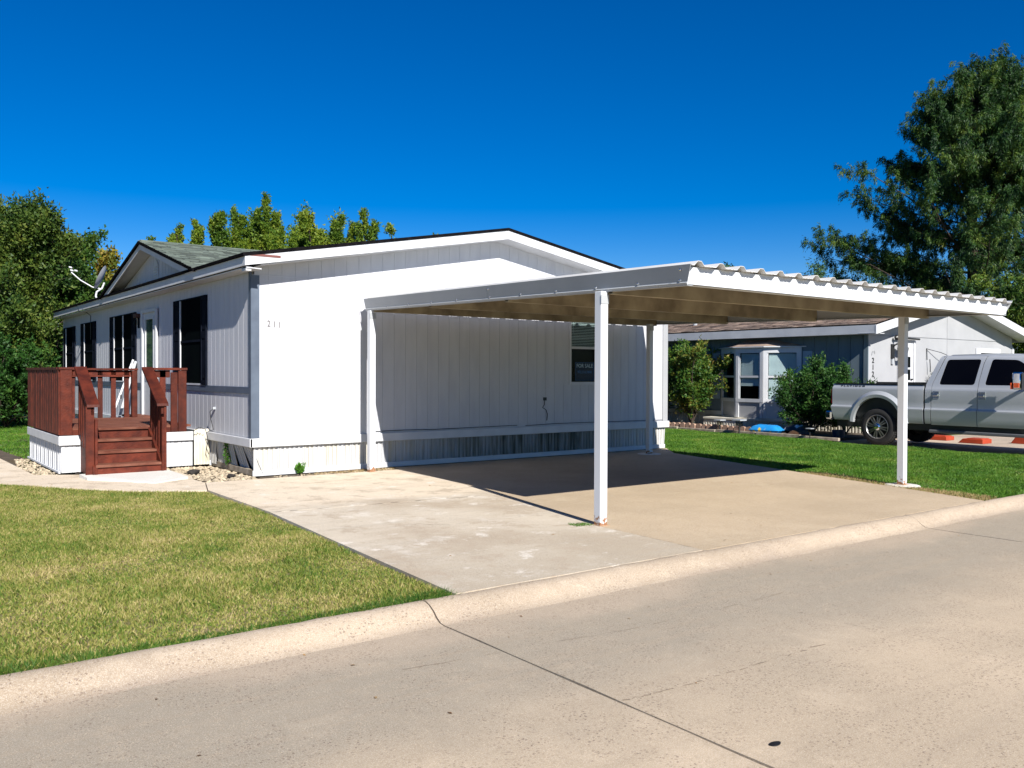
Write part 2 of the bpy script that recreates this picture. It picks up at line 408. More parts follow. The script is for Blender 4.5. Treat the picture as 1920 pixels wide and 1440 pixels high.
tar = pmat('tar_joint', (.012, .011, .010), (.02, .018, .016), 20, 4, .9)

xj = [-40, -33.2, -26.9, -20.6, -14.3, -7.95, -1.65, 4.62, 10.9, 17.2, 23.5, 29.8, 36, 60]
road = MB().box(-60, 80, -16.4, -8.02, -.34, -.155).build('road', tar, None, kind='structure')
rnd = random.Random(3)
for a, b in zip(xj[:-1], xj[1:]):
    g = .009
    mb = MB(); k = 24
    # slightly ragged joint edges
    ys = [-8.0 - 8.4 * i / k for i in range(k + 1)]
    la = [(a + g + rnd.uniform(-.004, .006), y, -.112) for y in ys]
    lb = [(b - g + rnd.uniform(-.006, .004), y, -.112) for y in ys][::-1]
    mb.prism(la + lb, (0, 0, -.06)).build('road_panel', road_m, road)
# rolled kerb in sections
prof = [(-7.70, -.01), (-7.725, -.001), (-7.77, -.002), (-7.82, -.014), (-7.87, -.044), (-7.915, -.080), (-7.96, -.104), (-8.02, -.1135), (-8.06, -.30), (-7.70, -.30)]
kerb = MB().box(-60, 80, -8.0, -7.72, -.33, -.14).build('kerb', tar, None, kind='structure')
for a, b in zip(xj[:-1], xj[1:]):
    nseg = max(4, int((b - a) / .11)) if -8.5 < a < 12 else 4; vs = []; np_ = len(prof)
    for i in range(nseg + 1):
        x = a + .006 + (b - a - .012) * i / nseg; wv = .006 * math.sin(x * 2.3) + .004 * math.sin(x * 7.1 + 1)
        for j, (y, z) in enumerate(prof):
            jx = 0 if j in (0, 8, 9) else rnd.uniform(-.0035, .0035)
            vs.append((x, y + (wv if 0 < j < 8 else 0) + jx, z + (rnd.uniform(-.003, .0025) if 0 < j < 7 else 0)))
    fs = [tuple(range(np_))[::-1], tuple(nseg * np_ + q for q in range(np_))] + [(i * np_ + j, i * np_ + (j + 1) % np_, (i + 1) * np_ + (j + 1) % np_, (i + 1) * np_ + j) for i in range(nseg) for j in range(np_)]
    ks = MB().add(vs, fs).build('kerb_section', kerb_m, kerb, smooth=True)
    bmk = bmesh.new(); bmk.from_mesh(ks.data); bmesh.ops.recalc_face_normals(bmk, faces=bmk.faces[:]); bmk.to_mesh(ks.data); bmk.free()

def crack(pts, w_, seed, z=-.1105, par=None, gap=.12):
    r_ = random.Random(seed); P_ = []
    for (a, b) in zip(pts[:-1], pts[1:]):
        for i in range(14): t = i / 14; P_.append((a[0] + (b[0] - a[0]) * t + r_.uniform(-.012, .012), a[1] + (b[1] - a[1]) * t + r_.uniform(-.012, .012)))
    vs = []; fs = []
    for i, (x, y) in enumerate(P_):
        ww = w_ * r_.uniform(.15, 1.3); vs += [(x - ww * .3, y - ww, z), (x + ww * .3, y + ww, z)]
        if i and r_.random() > gap: fs.append((2 * i - 2, 2 * i, 2 * i + 1, 2 * i - 1))
    MB().add(vs, fs).build('road_crack' if par is None else 'joint_dirt', pmat('crack_dark', (.15, .115, .08), (.25, .195, .14), 30), par or road)
crack([(-1.62, -9.68), (-1.25, -9.71), (-.76, -9.73), (.1, -9.74)], .0045, 1, gap=.3); crack([(.55, -9.15), (.58, -9.7), (.6, -10.3)], .004, 2, gap=.4)
crack([(-2.3, -8.6), (-.5, -8.81), (1.5, -8.80)], .0025, 3, gap=.5)
def slab(name, pts, z, mat, thick=.12, **kw):
    return MB().prism([(x, y, z) for x, y in pts], (0, 0, -thick)).build(name, mat, None, kind='structure', **kw)
DL = [(-1.03, -1.16), (-1.06, -3.44), (-1.20, -5.3), (-1.37, -7.705)]
dv = slab('driveway', [(-1.06, -3.45), (1.86, -3.75), (1.62, -5.2), (1.34, -6.3), (1.27, -7.705), (-1.37, -7.705), (-1.20, -5.3)], .0, slab_m)
MB().prism([(-.80, -.34, .0), (.4, -.36, .0), (2.33, -.42, .0), (2.1, -2.6, .0), (1.87, -3.73, .0), (-1.055, -3.43, .0), (-1.03, -1.16, .0)], (0, 0, -.12)).build('concrete_slab', slab_m, dv)
crack([(-1.05, -3.44), (.4, -3.58), (1.85, -3.74)], .010, 11, .0012, dv, .25); crack([(-.9, -1.9), (.6, -1.95), (2.0, -2.0)], .004, 12, .0012, dv, .4)
crack([(1.27, -7.69), (1.34, -6.3), (1.62, -5.2)], .012, 13, .0012, dv, .35); crack([(-.5, -4.9), (.2, -5.3), (.9, -5.2), (1.5, -5.5)], .004, 14, .0012, dv, .5)
slab('carport_pad', [(1.28, -7.705), (1.35, -6.28), (1.64, -5.2), (1.885, -3.75), (2.12, -2.6), (2.35, -.40), (2.42, -.06), (8.95, -.06), (8.22, -.95), (7.36, -4.45), (6.85, -6.48), (6.52, -7.705)], -.004, tan_m)
slab('walkway', [(-.81, -.33), (-.82, .15), (-.72, .60), (-.70, 1.25), (-.80, 1.79), (-2.05, 1.79), (-2.62, 2.15), (-2.70, 5.4), (-2.55, 8.2), (-3.6, 8.3), (-4.3, 5.4), (-5.9, 4.3), (-12, 4.0), (-12, 2.6), (-6, 2.7), (-4.0, 2.3), (-3.16, 1.33), (-2.63, .45), (-1.84, -.59), (-1.04, -1.15)], -.005, slab_m, thick=.1)
MB().add([(-2.14, 1.3, .055), (-.90, 1.3, .055), (-.86, .30, .03), (-1.40, .0, .012), (-2.1, .95, .03), (-2.14, 1.3, -.1), (-.90, 1.3, -.1), (-.86, .30, -.1), (-1.40, .0, -.1), (-2.1, .95, -.1)], [(4, 3, 2, 1, 0), (0, 1, 6, 5), (1, 2, 7, 6), (2, 3, 8, 7), (3, 4, 9, 8), (4, 0, 5, 9)]).build('step_pad', pad_m, None, kind='structure')
slab('neighbour_driveway', [(13.66, -7.705), (13.66, -.9), (13.9, -.4), (17.0, -.4), (17.0, -1.0), (20.0, -1.0), (20.0, -7.705)], -.085, drive2_m)
# soil sheets under the two lawns
LAWN_L = [(-30, -7.70), (-1.38, -7.70), (-1.21, -5.3), (-1.07, -3.44), (-1.05, -1.17), (-1.85, -.60), (-2.64, .44), (-3.17, 1.32), (-4.02, 2.28), (-6, 2.68), (-12, 2.58), (-30, 2.5)]
LAWN_R = [(6.53, -7.70), (6.86, -6.48), (7.37, -4.45), (8.23, -.95), (8.98, -.02), (9.05, 0), (9.05, 14), (13.6, 14), (14.1, 4.5), (14.1, 0), (13.64, -.95), (13.64, -7.70)]
LAWN_B = [(-30, 4.2), (-12, 4.1), (-5.9, 4.4), (-4.35, 5.5), (-3.65, 8.4), (-2.5, 8.3), (-2.3, 5.2), (-.2, 5.3), (-.1, 16), (-.1, 30), (-30, 30)]
for nm, poly in (('lawn_soil', LAWN_L), ('side_lawn_soil', LAWN_R), ('back_lawn_soil', LAWN_B)):
    slab(nm, poly, -.032, grass_soil, thick=.1)
slab('flower_bed_soil', [(14.1, -.35), (17.0, -.35), (17.0, 14), (13.7, 14), (14.1, 4.5)], -.02, soil, thick=.1)
slab('wall_foot_soil', [(.45, -.35), (2.32, -.41), (2.42, -.05), (2.42, .3), (.1, .3), (.1, -.05)], -.012, soil, thick=.08)
slab('deck_side_soil', [(-.81, -.30), (.1, -.33), (.1, .1), (.1, 2.1), (-2.2, 2.1), (-2.5, 2.2), (-2.62, 5.2), (-.1, 6.5), (.1, 16), (-.1, 16), (-2.6, 8.3), (-2.72, 2.1), (-2.05, 1.8), (-.8, 1.8)], -.03, soil, thick=.08)

# ------------------------------------------------------------------ grass blades (numpy)
def in_poly(P, poly):
    x, y = P[:, 0], P[:, 1]; ins = np.zeros(len(P), bool); k = len(poly)
    for i in range(k):
        x1, y1 = poly[i]; x2, y2 = poly[(i + 1) % k]
        c = ((y1 > y) != (y2 > y)) & (x < (x2 - x1) * (y - y1) / (y2 - y1 + 1e-12) + x1)
        ins ^= c
    return ins
def grass(name, poly, bbox, density, h, w, mat, seed, z=-.032, lean=.85, **kw):
    r = np.random.RandomState(seed); x0, x1, y0, y1 = bbox
    N = int((x1 - x0) * (y1 - y0) * density)
    P = np.stack([r.uniform(x0, x1, N), r.uniform(y0, y1, N)], 1); P = P[in_poly(P, poly)]; N = len(P)
    # tufts: pull blades towards clump centres a little
    P += r.normal(0, .006, P.shape)
    a = r.uniform(0, 2 * np.pi, N); la = r.uniform(0, 2 * np.pi, N)
    hh = h * r.uniform(.5, 1.25, N) * (.8 + .35 * np.sin(P[:, 0] * 2.1 + 1.3) * np.sin(P[:, 1] * 2.7)); ln = np.abs(r.normal(0, lean, N)) * hh
    wd = w * r.uniform(.7, 1.3, N)
    dx, dy = np.cos(a) * wd / 2, np.sin(a) * wd / 2
    V = np.zeros((N, 3, 3))
    V[:, 0] = np.stack([P[:, 0] - dx, P[:, 1] - dy, np.full(N, z)], 1)
    V[:, 1] = np.stack([P[:, 0] + dx, P[:, 1] + dy, np.full(N, z)], 1)
    V[:, 2] = np.stack([P[:, 0] + np.cos(la) * ln, P[:, 1] + np.sin(la) * ln, z + hh * .9], 1)
    F = np.arange(N * 3).reshape(N, 3)
    return np_mesh(name, V.reshape(-1, 3), None, F, mat, **kw)
lawn_dry = leaf_mat('dry_lawn_blades', [(.045, .11, .012), (.11, .18, .022), (.27, .27, .06), (.43, .36, .15), (.55, .43, .23)], 1.3, .50, .3, (.32, .70))
lawn_green = leaf_mat('green_lawn_blades', [(.030, .095, .006), (.060, .16, .012), (.115, .22, .022), (.26, .29, .06)], 1.1, .42, .3, (.38, .66))
grass('lawn', LAWN_L, (-7.2, -1.0, -7.74, 2.7), 7000, .038, .0105, lawn_dry, 1, kind='stuff', label='patchy green and straw lawn left of the driveway', cat='lawn')
grass('side_lawn', LAWN_R, (6.5, 14.1, -7.74, 9), 3000, .05, .015, lawn_green, 2, kind='stuff', label='bright green lawn between the two houses', cat='lawn')
grass('back_lawn', LAWN_B, (-8.5, -.1, 4.1, 20), 800, .06, .022, lawn_green, 3, kind='stuff', label='strip of grass behind the red deck', cat='lawn')
edge_poly = [(6.5, -7.70), (6.83, -6.48), (7.34, -4.45), (7.62, -4.45), (7.2, -6.4), (6.95, -7.70)]
dry_edge = leaf_mat('dead_edge_blades', [(.16, .13, .05), (.33, .23, .10), (.42, .30, .15), (.12, .15, .03)], 1.6, .5, .2)
grass('dead_grass', edge_poly, (6.4, 7.7, -7.7, -4.4), 6000, .06, .012, dry_edge, 4, kind='stuff', label='dry brown grass along the edge of the carport slab', cat='grass')
grass('kerb_grass', [(-7.5, -7.73), (-1.36, -7.73), (-1.38, -7.56), (-7.5, -7.56)], (-7.5, -1.3, -7.74, -7.56), 9000, .06, .008, leaf_mat('edge_blades', [(.03, .09, .01), (.06, .14, .015), (.12, .16, .03)], 2, .4, .3), 5, lean=.9, kind='stuff', label='taller green grass fringe along the kerb', cat='grass')

# ------------------------------------------------------------------ white house (number 211)
W, L, ZB, ZE = 8.99, 14.95, .58, 3.10
house = thing('mobile_house', (0, 0, 0), 'long white single storey house with vertical siding and slate blue corner boards', 'house')
def roof_z(x): return 3.29 + .178 * (x + .24) if x <= 4.5 else 3.29 + .178 * (9.24 - x)
def wall_top(x): return roof_z(x) - .17
gb = MB()
gb.box(.03, 6.285, -.007, .10, ZB - .1, 2.70); gb.box(7.195, W - .03, -.007, .10, ZB - .1, 2.70); gb.box(6.285, 7.195, -.007, .10, ZB - .1, 1.385)
gb.prism([(.03, -.007, 2.70), (W - .03, -.007, 2.70), (W - .03, -.007, wall_top(W)), (4.5, -.007, wall_top(4.5)), (.03, -.007, wall_top(.03))], (0, .1, 0))
gw = gb.build('wall', white_sid, house)
lw = MB().box(-.007, .12, .12, L, ZB - .1, ZE).build('wall', white_sid, house)
MB().box(W - .12, W - .02, .12, L, ZB - .1, ZE).build('wall', white_sid, house)
MB().prism([(.12, L - .02, ZB - .1), (W - .12, L - .02, ZB - .1), (W - .12, L - .02, wall_top(W) - .02), (4.5, L - .02, wall_top(4.5) - .02), (.12, L - .02, wall_top(.03) - .02)], (0, -.1, 0)).build('wall', white_sid, house)
# siding boards of the gable: a lower course with shared mesh, an upper course cut to the rake
pw = .2175; nb = int(W / pw)
zs = 3.045
base = None
wx0, wx1, wz0, wz1 = 6.29, 7.19, 1.39, 2.68        # gable window
for i in range(41):
    a = .03 + i * (W - .06) / 41; b = a + (W - .06) / 41 - .006
    if b < wx0 - .02 or a > wx1 + .02:
        if base is None: base = MB().box(0, b - a, -.012, .019, ZB, zs).mesh('siding_board')
        link('siding_board', base, white_sid, gw, (a, 0, 0))
    else:
        bx('siding_board', gw, white_sid, a, b, -.012, .019, ZB, wz0 - .03)
        bx('siding_board', gw, white_sid, a, b, -.012, .019, wz1 + .03, zs)
    za, zb = wall_top(a), wall_top(b)
    if a < 4.5 < b:
        MB().prism([(a, -.012, zs + .012), (b, -.012, zs + .012), (b, -.012, zb), (4.5, -.012, wall_top(4.5)), (a, -.012, za)], (0, .031, 0)).build('siding_board', white_sid, gw)
    elif min(za, zb) > zs + .03:
        MB().prism([(a, -.012, zs + .012), (b, -.012, zs + .012), (b, -.012, zb), (a, -.012, za)], (0, .031, 0)).build('siding_board', white_sid, gw)
bx('panel_seam', gw, white_trim, 0, W, -.015, .0, zs - .004, zs + .006)
# siding boards of the long left wall, in two courses split by the slate belt board
low = up = None
nL = 68
for i in range(nL):
    a = .12 + i * (L - .14) / nL; wdt = (L - .14) / nL - .009
    if low is None:
        low = MB().box(-.012, .019, 0, wdt, ZB, 1.245).mesh('siding_board'); up = MB().box(-.012, .019, 0, wdt, 1.352, ZE - .02).mesh('siding_board')
    link('siding_board', low, white_sid, lw, (0, a, 0)); link('siding_board', up, white_sid, lw, (0, a, 0))
bx('belt_board', house, slate_trim, -.03, .0, .06, L, 1.25, 1.345)
# corner boards
MB().box(-.03, .10, -.032, -.0125, ZB, ZE - .06).build('corner_board', slate_trim, house)
MB().box(-.031, -.0125, -.0125, .07, ZB, ZE).build('corner_board', slate_trim, house)
bx('corner_board', house, grey_sid, W - .13, W + .015, -.032, -.0125, ZB, ZE - .1)
bx('corner_board', house, white_trim, -.03, .0, L - .08, L + .01, ZB, ZE)
# belly band
bx('belly_band', house, white_trim, -.05, W + .05, -.055, -.013, .44, .575, bevel=.006)
bx('belly_band', house, white_trim, -.055, -.013, -.055, L, .441, .574, bevel=.006)
bx('belly_band', house, white_trim, W + .013, W + .055, -.013, L, .441, .574)
# fluted skirting panels
def flute(ax, a0, a1, z0, z1, lean=(0, 0), depth=.017, pitch=.076, base_off=0.0):
    """corrugated sheet along x (ax='x', faces -Y) or y (ax='y', faces -X); lean moves the foot (out, along)"""
    mb = MB(); xs = []; t = a0
    while t < a1 - 1e-6:
        for f_, d in ((0, 0), (.42, 0), (.5, 1), (.92, 1)):
            s_ = t + f_ * pitch
            if s_ < a1: xs.append((s_, d * depth))
        t += pitch
    xs.append((a1, 0))
    vs = []
    for (s_, d) in xs:
        for (zz, kf) in ((z0, 1), (z1, 0)):
            o_ = base_off + d + lean[0] * kf; al = s_ + lean[1] * kf
            vs.append((al, o_, zz) if ax == 'x' else (o_, al, zz))
    fs = []
    for i in range(len(xs) - 1):
        q = (2 * i, 2 * i + 2, 2 * i + 3, 2 * i + 1)
        fs.append(q if ax == 'x' else q[::-1])
    return mb.add(vs, fs)
k = 22
for i in range(k):
    a = .02 + i * (W - .04) / k; b = a + (W - .04) / k - .004
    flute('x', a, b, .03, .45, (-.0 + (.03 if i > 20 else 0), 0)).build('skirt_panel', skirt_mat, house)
bx('skirt_rail', house, white_trim, .0, W - .05, -.028, .0, .0, .085, bevel=.004)
for i in range(36):
    a = .04 + i * (L - .1) / 36; b = a + (L - .1) / 36 - .004
    le = max(0, 1 - a / 1.6)
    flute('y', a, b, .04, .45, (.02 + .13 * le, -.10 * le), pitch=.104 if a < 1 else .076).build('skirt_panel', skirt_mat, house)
bx('skirt_rail', house, timber_grey, .03, .09, .04, 1.95, .0, .085)
bx('skirt_rail', house, white_trim, .0, .03, 2.0, L, .0, .085)
flute('x', -.26, -.005, .02, .62, (0, 0), depth=.02, pitch=.05, base_off=1.99).build('skirt_panel', off_white, house)
# foundation core so no light comes through
bx('floor_frame', house, room_dark, .25, W - .2, .2, L - .2, .05, .5)
# eaves, fascia, roof
rf = MB()
OV, OH = .24, .40
for (xa, xb) in ((-OV, 4.5), (4.5, W + OV)):
    za, zb = roof_z(xa), roof_z(xb)
    xe = xa - .05 if xa < 0 else (xb + .05 if xb > 9 else 0)
    xa_, xb_ = (xa - .05, xb) if xa < 0 else (xa, xb + .05)
    rf.prism([(xa_, -OH - .03, za - .025), (xb_, -OH - .03, zb - .025), (xb_, -OH - .03, zb + .022), (xa_, -OH - .03, za + .022)], (0, L + OH + .16, 0))
roof = rf.build('roof', dark_edge, house)
MB().prism([(-OV - .02, -OH - .015, roof_z(-OV) - .16), (-OV - .02, -OH - .015, roof_z(-OV) - .026), (4.5, -OH - .015, roof_z(4.5) - .026), (4.5, -OH - .015, roof_z(4.5) - .175)], (0, .03, 0)).build('fascia', white_trim, house)
MB().prism([(W + OV + .02, -OH - .015, roof_z(-OV) - .16), (4.5, -OH - .015, roof_z(4.5) - .175), (4.5, -OH - .015, roof_z(4.5) - .026), (W + OV + .02, -OH - .015, roof_z(-OV) - .026)], (0, .03, 0)).build('fascia', white_trim, house)
bx('fascia', house, white_trim, -OV - .02, -OV + .01, -OH + .015, L + .1, roof_z(-OV) - .16, roof_z(-OV) - .026)
bx('fascia', house, white_trim, W + OV - .01, W + OV + .02, -OH + .015, L + .1, roof_z(-OV) - .16, roof_z(-OV) - .026)
bx('gutter_bracket', house, white_trim, -OV + .01, -OV + .09, -OH + .03, -OH + .2, 3.06, 3.12)
MB().prism([(-OV + .01, -OH + .015, 3.115), (-.0, -OH + .015, 3.105), (-.0, -OH + .015, 3.09), (-OV + .01, -OH + .015, 3.10)], (0, L + .45, 0)).build('soffit', white_trim, house)
for (xa, xb) in ((-.0, 4.5), (W, 4.5)):
    MB().prism([(xa, -OH + .015, wall_top(xa) - .005), (xb, -OH + .015, wall_top(xb) - .005), (xb, -OH + .015, wall_top(xb) + .012), (xa, -OH + .015, wall_top(xa) + .012)], (0, OH - .028, 0)).build('soffit', white_trim, house)
bx('drip_edge', house, pmat('rust_red', (.16, .05, .04), None, 9), -.24, .28, -OH - .02, -OH - .016, 3.275, 3.31)
# dormer
DX, DY0, DY1, DYA, DZ0, DZA = -.22, 1.95, 8.85, 5.42, 3.30, 4.16
dorm = MB().prism([(-.0, DY0 + .55, DZ0), (-.0, DY1 - .55, DZ0), (-.0, DYA, DZA - .17)], (.05, 0, 0)).build('dormer_wall', white_sid, house)
for i in range(26):
    a = DY0 + .75 + i * .21; b = a + .20
    def tz(y): return DZ0 + (DZA - .17 - DZ0) * (1 - abs(y - DYA) / ((DY1 - DY0) / 2 - .5))
    if min(tz(a), tz(b)) > DZ0 + .03:
        top = [(-.012, b, tz(b)), (-.012, a, tz(a))] if not (a < DYA < b) else [(-.012, b, tz(b)), (-.012, DYA, tz(DYA)), (-.012, a, tz(a))]
        MB().prism([(-.012, a, DZ0 + .01), (-.012, b, DZ0 + .01)] + top, (.012, 0, 0)).build('siding_board', white_sid, dorm)
sl_ = (DZA - DZ0) / (DYA - DY0)
def dz_(y): return DZ0 + .01 + sl_ * ((y - DY0) if y < DYA else (DY1 - y) * (DYA - DY0) / (DY1 - DYA))
for (ya, yb) in ((DY0, DYA), (DY1, DYA)):
    XV = 4.5
    v = [(-.315, ya - (.06 if ya < yb else -.06), dz_(ya) - .01), (-.315, yb, dz_(yb)), (XV, yb, dz_(yb)), (-.0, ya, dz_(ya))]
    MB().prism(v, (0, 0, -.055)).build('dormer_roof', dark_edge, house)
    MB().prism([(-.275, ya, dz_(ya) - .056), (-.275, yb, dz_(yb) - .056), (-.275, yb, dz_(yb) - .165), (-.275, ya + (.45 if ya < yb else -.45), dz_(ya) - .06)], (.03, 0, 0)).build('dormer_fascia', white_trim, house)
    MB().prism([(-.245, ya + (.3 if ya < yb else -.3), dz_(ya) + .0), (-.245, yb, dz_(yb) - .16), (-.0, yb, dz_(yb) - .16), (-.0, ya + (.3 if ya < yb else -.3), dz_(ya) + .0)], (0, 0, -.012)).build('soffit', white_trim, house)
# arched louvre vent in the dormer
vt = MB(); cy = 5.2
pts = [(-.035, cy + .16 * math.cos(t), 3.62 + .17 * math.sin(t)) for t in np.linspace(0, math.pi, 11)]
pts += [(-.035, cy - .16, 3.36), (-.035, cy + .16, 3.36)]
vent = vt.prism(pts, (.022, 0, 0)).build('louvre_vent', white_trim, dorm)
for i in range(6):
    z = 3.40 + i * .05
    MB().beam((-.040, cy - .12, z), (-.040, cy + .12, z), .02, .012).build('louvre', white_trim, dorm)
# shingles on the near slope of the dormer
def shingles(name, o, ex, ey, nrm, rows, cols_fn, mat, parent, tab=.30, expo=.14, seed=1, th=.012):
    """ex along the course, ey up the slope; cols_fn(row)->(start,end) along ex"""
    r = random.Random(seed); mb = MB(); o, ex, ey, nrm = map(Vector, (o, ex, ey, nrm))
    for i in range(rows):
        s0, s1 = cols_fn(i); s = s0 - r.uniform(0, tab) ; off = (i % 2) * tab * .5
        s = s0 - off
        while s < s1:
            w_ = tab * r.uniform(.55, 1.1); a, b = max(s, s0), min(s + w_, s1)
            if b - a > .02:
                t0 = th * r.uniform(.7, 1.6); q = o + ey * (i * expo)
                dn = r.uniform(0, .022)
                p0, p1 = q + ex * a - ey * dn, q + ex * (b - .006) - ey * dn
                p2, p3 = p1 + ey * (expo + .03 + dn), p0 + ey * (expo + .03 + dn)
                mb.add([p0 + nrm * t0, p1 + nrm * t0, p2 + nrm * .003, p3 + nrm * .003, p0 - nrm * .004, p1 - nrm * .004],
                       [(0, 1, 2, 3), (4, 5, 1, 0)])
            s += w_
    return mb.build(name, mat, parent, kind='stuff')
sa = math.atan(sl_); ey = (0, math.cos(sa), math.sin(sa)); nr = (0, -math.sin(sa), math.cos(sa))
def dcols(i):
    z = DZ0 + i * .14 * math.sin(sa); return (0, max(.05, (z - 3.29) / .178 + .05))
shingles('shingles', (-.32, DY0, DZ0 + .014), (1, 0, 0), ey, nr, int((DYA - DY0) / math.cos(sa) / .14) + 1, dcols, green_shingle, house, seed=5)
bx('ridge_cap', house, green_shingle, -.28, 4.4, DYA - .09, DYA + .09, DZA + .006, DZA + .03)
# windows of the long wall: frame proud of the wall, pane at the wall face, louvre shutters
def wall_window(y0, y1, z0, z1, mull=None, sh=((.07, .36), (.07, .36))):
    w_ = MB().box(-.016, -.0125, y0, y1, z0, z1).build('window', pane_black, house)
    t = .035
    for (a, b, c, d) in ((y0 - .02, y0 + t * .6, z0, z1), (y1 - t * .6, y1 + .02, z0, z1)):
        bx('frame', w_, white_trim, -.036, -.0165, a, b, c, d)
    bx('frame', w_, white_trim, -.036, -.0165, y0 - .02, y1 + .02, z0 - .03, z0)
    bx('frame', w_, black_paint, -.040, -.0165, y0 - .0, y1 + .0, z1, z1 + .02)
    if mull: bx('frame', w_, white_trim, -.036, -.0165, mull - .018, mull + .018, z0, z1)
    bx('sash_rail', w_, black_paint, -.03, -.0165, y0 + .03, y1 - .03, (z0 + z1) / 2 - .02, (z0 + z1) / 2 + .02)
    for (gap, sw), side in zip(sh, (-1, 1)):
        if sw <= 0: continue
        a, b = (y0 - gap - sw + .05, y0 - gap + .05) if side < 0 else (y1 + .03, y1 + .03 + sw)
        s_ = bx('shutter', house, black_paint, -.030, -.0125, a, b, z0 - .02, z1 + .02)
        for (q0, q1) in ((a, a + .045), (b - .045, b)): bx('stile', s_, black_paint, -.045, -.0301, q0, q1, z0 - .02, z1 + .02)
        zm = z0 + (z1 - z0) * .56
        for (q0, q1) in ((z0 - .02, z0 + .06), (zm - .06, zm + .06), (z1 - .06, z1 + .02)): bx('rail', s_, black_paint, -.044, -.0301, a + .045, b - .045, q0, q1)
        for (q0, q1) in ((z0 + .09, zm - .09), (zm + .09, z1 - .09)): bx('raised_panel', s_, black_paint, -.040, -.0301, a + .065, b - .065, q0, q1, bevel=.008)
wall_window(2.34, 3.58, 1.38, 2.87, sh=((.05, .28), (.05, .36)))
wall_window(7.08, 8.75, 1.38, 2.83, mull=7.9, sh=((.05, .32), (.05, .34)))
wall_window(10.98, 12.05, 1.38, 2.82, sh=((.05, .30), (.05, .36)))
wall_window(13.55, 14.55, 1.38, 2.80, sh=((.05, .30), (.05, .26)))
# front door with oval-less full glass storm door
dgreen = pmat('green_reflecting_glass', (.02, .05, .035), (.10, .16, .12), 2.2, 7, .06, spec=.8, coat=.3)
dr = MB().box(-.035, -.0125, 5.12, 6.10, .68, 2.80).build('door', white_trim, house)
bx('door_glass', dr, dgreen, -.042, -.0352, 5.34, 5.90, 1.50, 2.64)
for (a, b, c, d) in ((5.27, 5.34, 1.44, 2.70), (5.90, 5.97, 1.44, 2.70), (5.34, 5.90, 2.64, 2.70), (5.34, 5.90, 1.44, 1.50)): bx('glass_trim', dr, white_trim, -.056, -.0352, a, b, c, d)
for (a, b, c, d) in ((5.05, 5.13, .68, 2.84), (6.09, 6.17, .68, 2.84), (5.13, 6.09, 2.78, 2.84)): bx('door_frame', dr, white_trim, -.075, -.036, a, b, c, d)
MB().tube([(-.06, 5.22, 1.52), (-.10, 5.22, 1.52), (-.10, 5.30, 1.52)], .012, 6).build('handle', black_plastic, dr)
# wall lamp by the door
lp = MB().box(-.10, -.013, 6.46, 6.70, 2.72, 2.80).build('wall_lamp', pmat('brown_lamp', (.07, .02, .012), None, 9), house)
MB().lathe([(0, .03), (.02, .055), (.13, .06), (.15, .04), (.16, 0)], (-.07, 6.56, 2.72), (0, 0, -1), 12).build('lamp_glass', glass_mat('lamp_glass', (.9, .85, .75)), lp, smooth=True)
bx('lamp_back', lp, black_paint, -.03, -.0125, 6.50, 6.62, 2.50, 2.72)
# gable window: frame, blinds, room behind
gwin = MB().add([(wx0 - .3, .42, wz0 - .2), (wx1 + .3, .42, wz0 - .2), (wx1 + .3, .42, wz1 + .2), (wx0 - .3, .42, wz1 + .2), (wx0 - .3, .101, wz0 - .2), (wx1 + .3, .101, wz0 - .2), (wx1 + .3, .101, wz1 + .2), (wx0 - .3, .101, wz1 + .2)], [(0, 1, 2, 3), (0, 4, 5, 1), (1, 5, 6, 2), (2, 6, 7, 3), (3, 7, 4, 0)]).build('window', room_dark, house)
wz_m = 2.075
for (a, b, c, d, yy) in ((wx0 - .02, wx0 + .03, wz0 - .03, wz1 + .03, -.024), (wx1 - .03, wx1 + .02, wz0 - .03, wz1 + .03, -.024), (wx0 + .03, wx1 - .03, wz0 - .035, wz0 + .02, -.034), (wx0 + .03, wx1 - .03, wz1 - .03, wz1 + .03, -.024), (wx0 + .03, wx1 - .03, wz_m - .022, wz_m + .022, -.028)):
    bx('frame', gwin, white_trim, a, b, yy, .015, c, d)
bx('pane', gwin, clear_glass, wx0 + .03, wx1 - .03, .0, .004, wz0 + .02, wz_m - .022)
bx('pane', gwin, clear_glass, wx0 + .03, wx1 - .03, -.008, -.004, wz_m + .022, wz1 - .03)
for i in range(19):
    z = 2.08 + i * .031
    MB().beam((wx0 + .05, .055, z), (wx1 - .05, .055, z), .016, .0016, up=(0, 1, .35)).build('blind_slat', blind_mat, gwin)
MB().tube([(wx0 + .12, .03, 2.62), (wx0 + .12, .03, 2.37)], .005, 5).build('blind_cord', blind_mat, gwin)
MB().tube([(wx1 - .14, .03, 2.62), (wx1 - .14, .03, 2.28)], .006, 5).build('blind_cord', blind_mat, gwin)
# holes behind: dark reveal boxes (the wall backing is solid, so a shallow dark box shows through the opening)
# for sale sign inside the lower sash
sg = thing('sign', (6.68, .012, 1.61), 'dark blue for sale sign with phone number inside the carport window', 'sign')
bx('board', sg, sign_blue, 6.45, 6.93, .010, .016, 1.44, 1.79)
text_obj('lettering', 'FOR SALE', .105, sign_text, sg, (6.69, .0075, 1.722), FRONT, .001, bold=.0015, scale=(.95, 1, 1))
text_obj('phone_number', '972.316.9400', .072, sign_text2, sg, (6.69, .0075, 1.60), FRONT, .001, bold=.001, scale=(.95, 1, 1))
for (a, b, c, d) in ((6.45, 6.93, 1.785, 1.79), (6.45, 6.93, 1.44, 1.445), (6.45, 6.455, 1.445, 1.785), (6.925, 6.93, 1.445, 1.785)): bx('sign_border', sg, sign_text2, a, b, .0085, .0098, c, d)
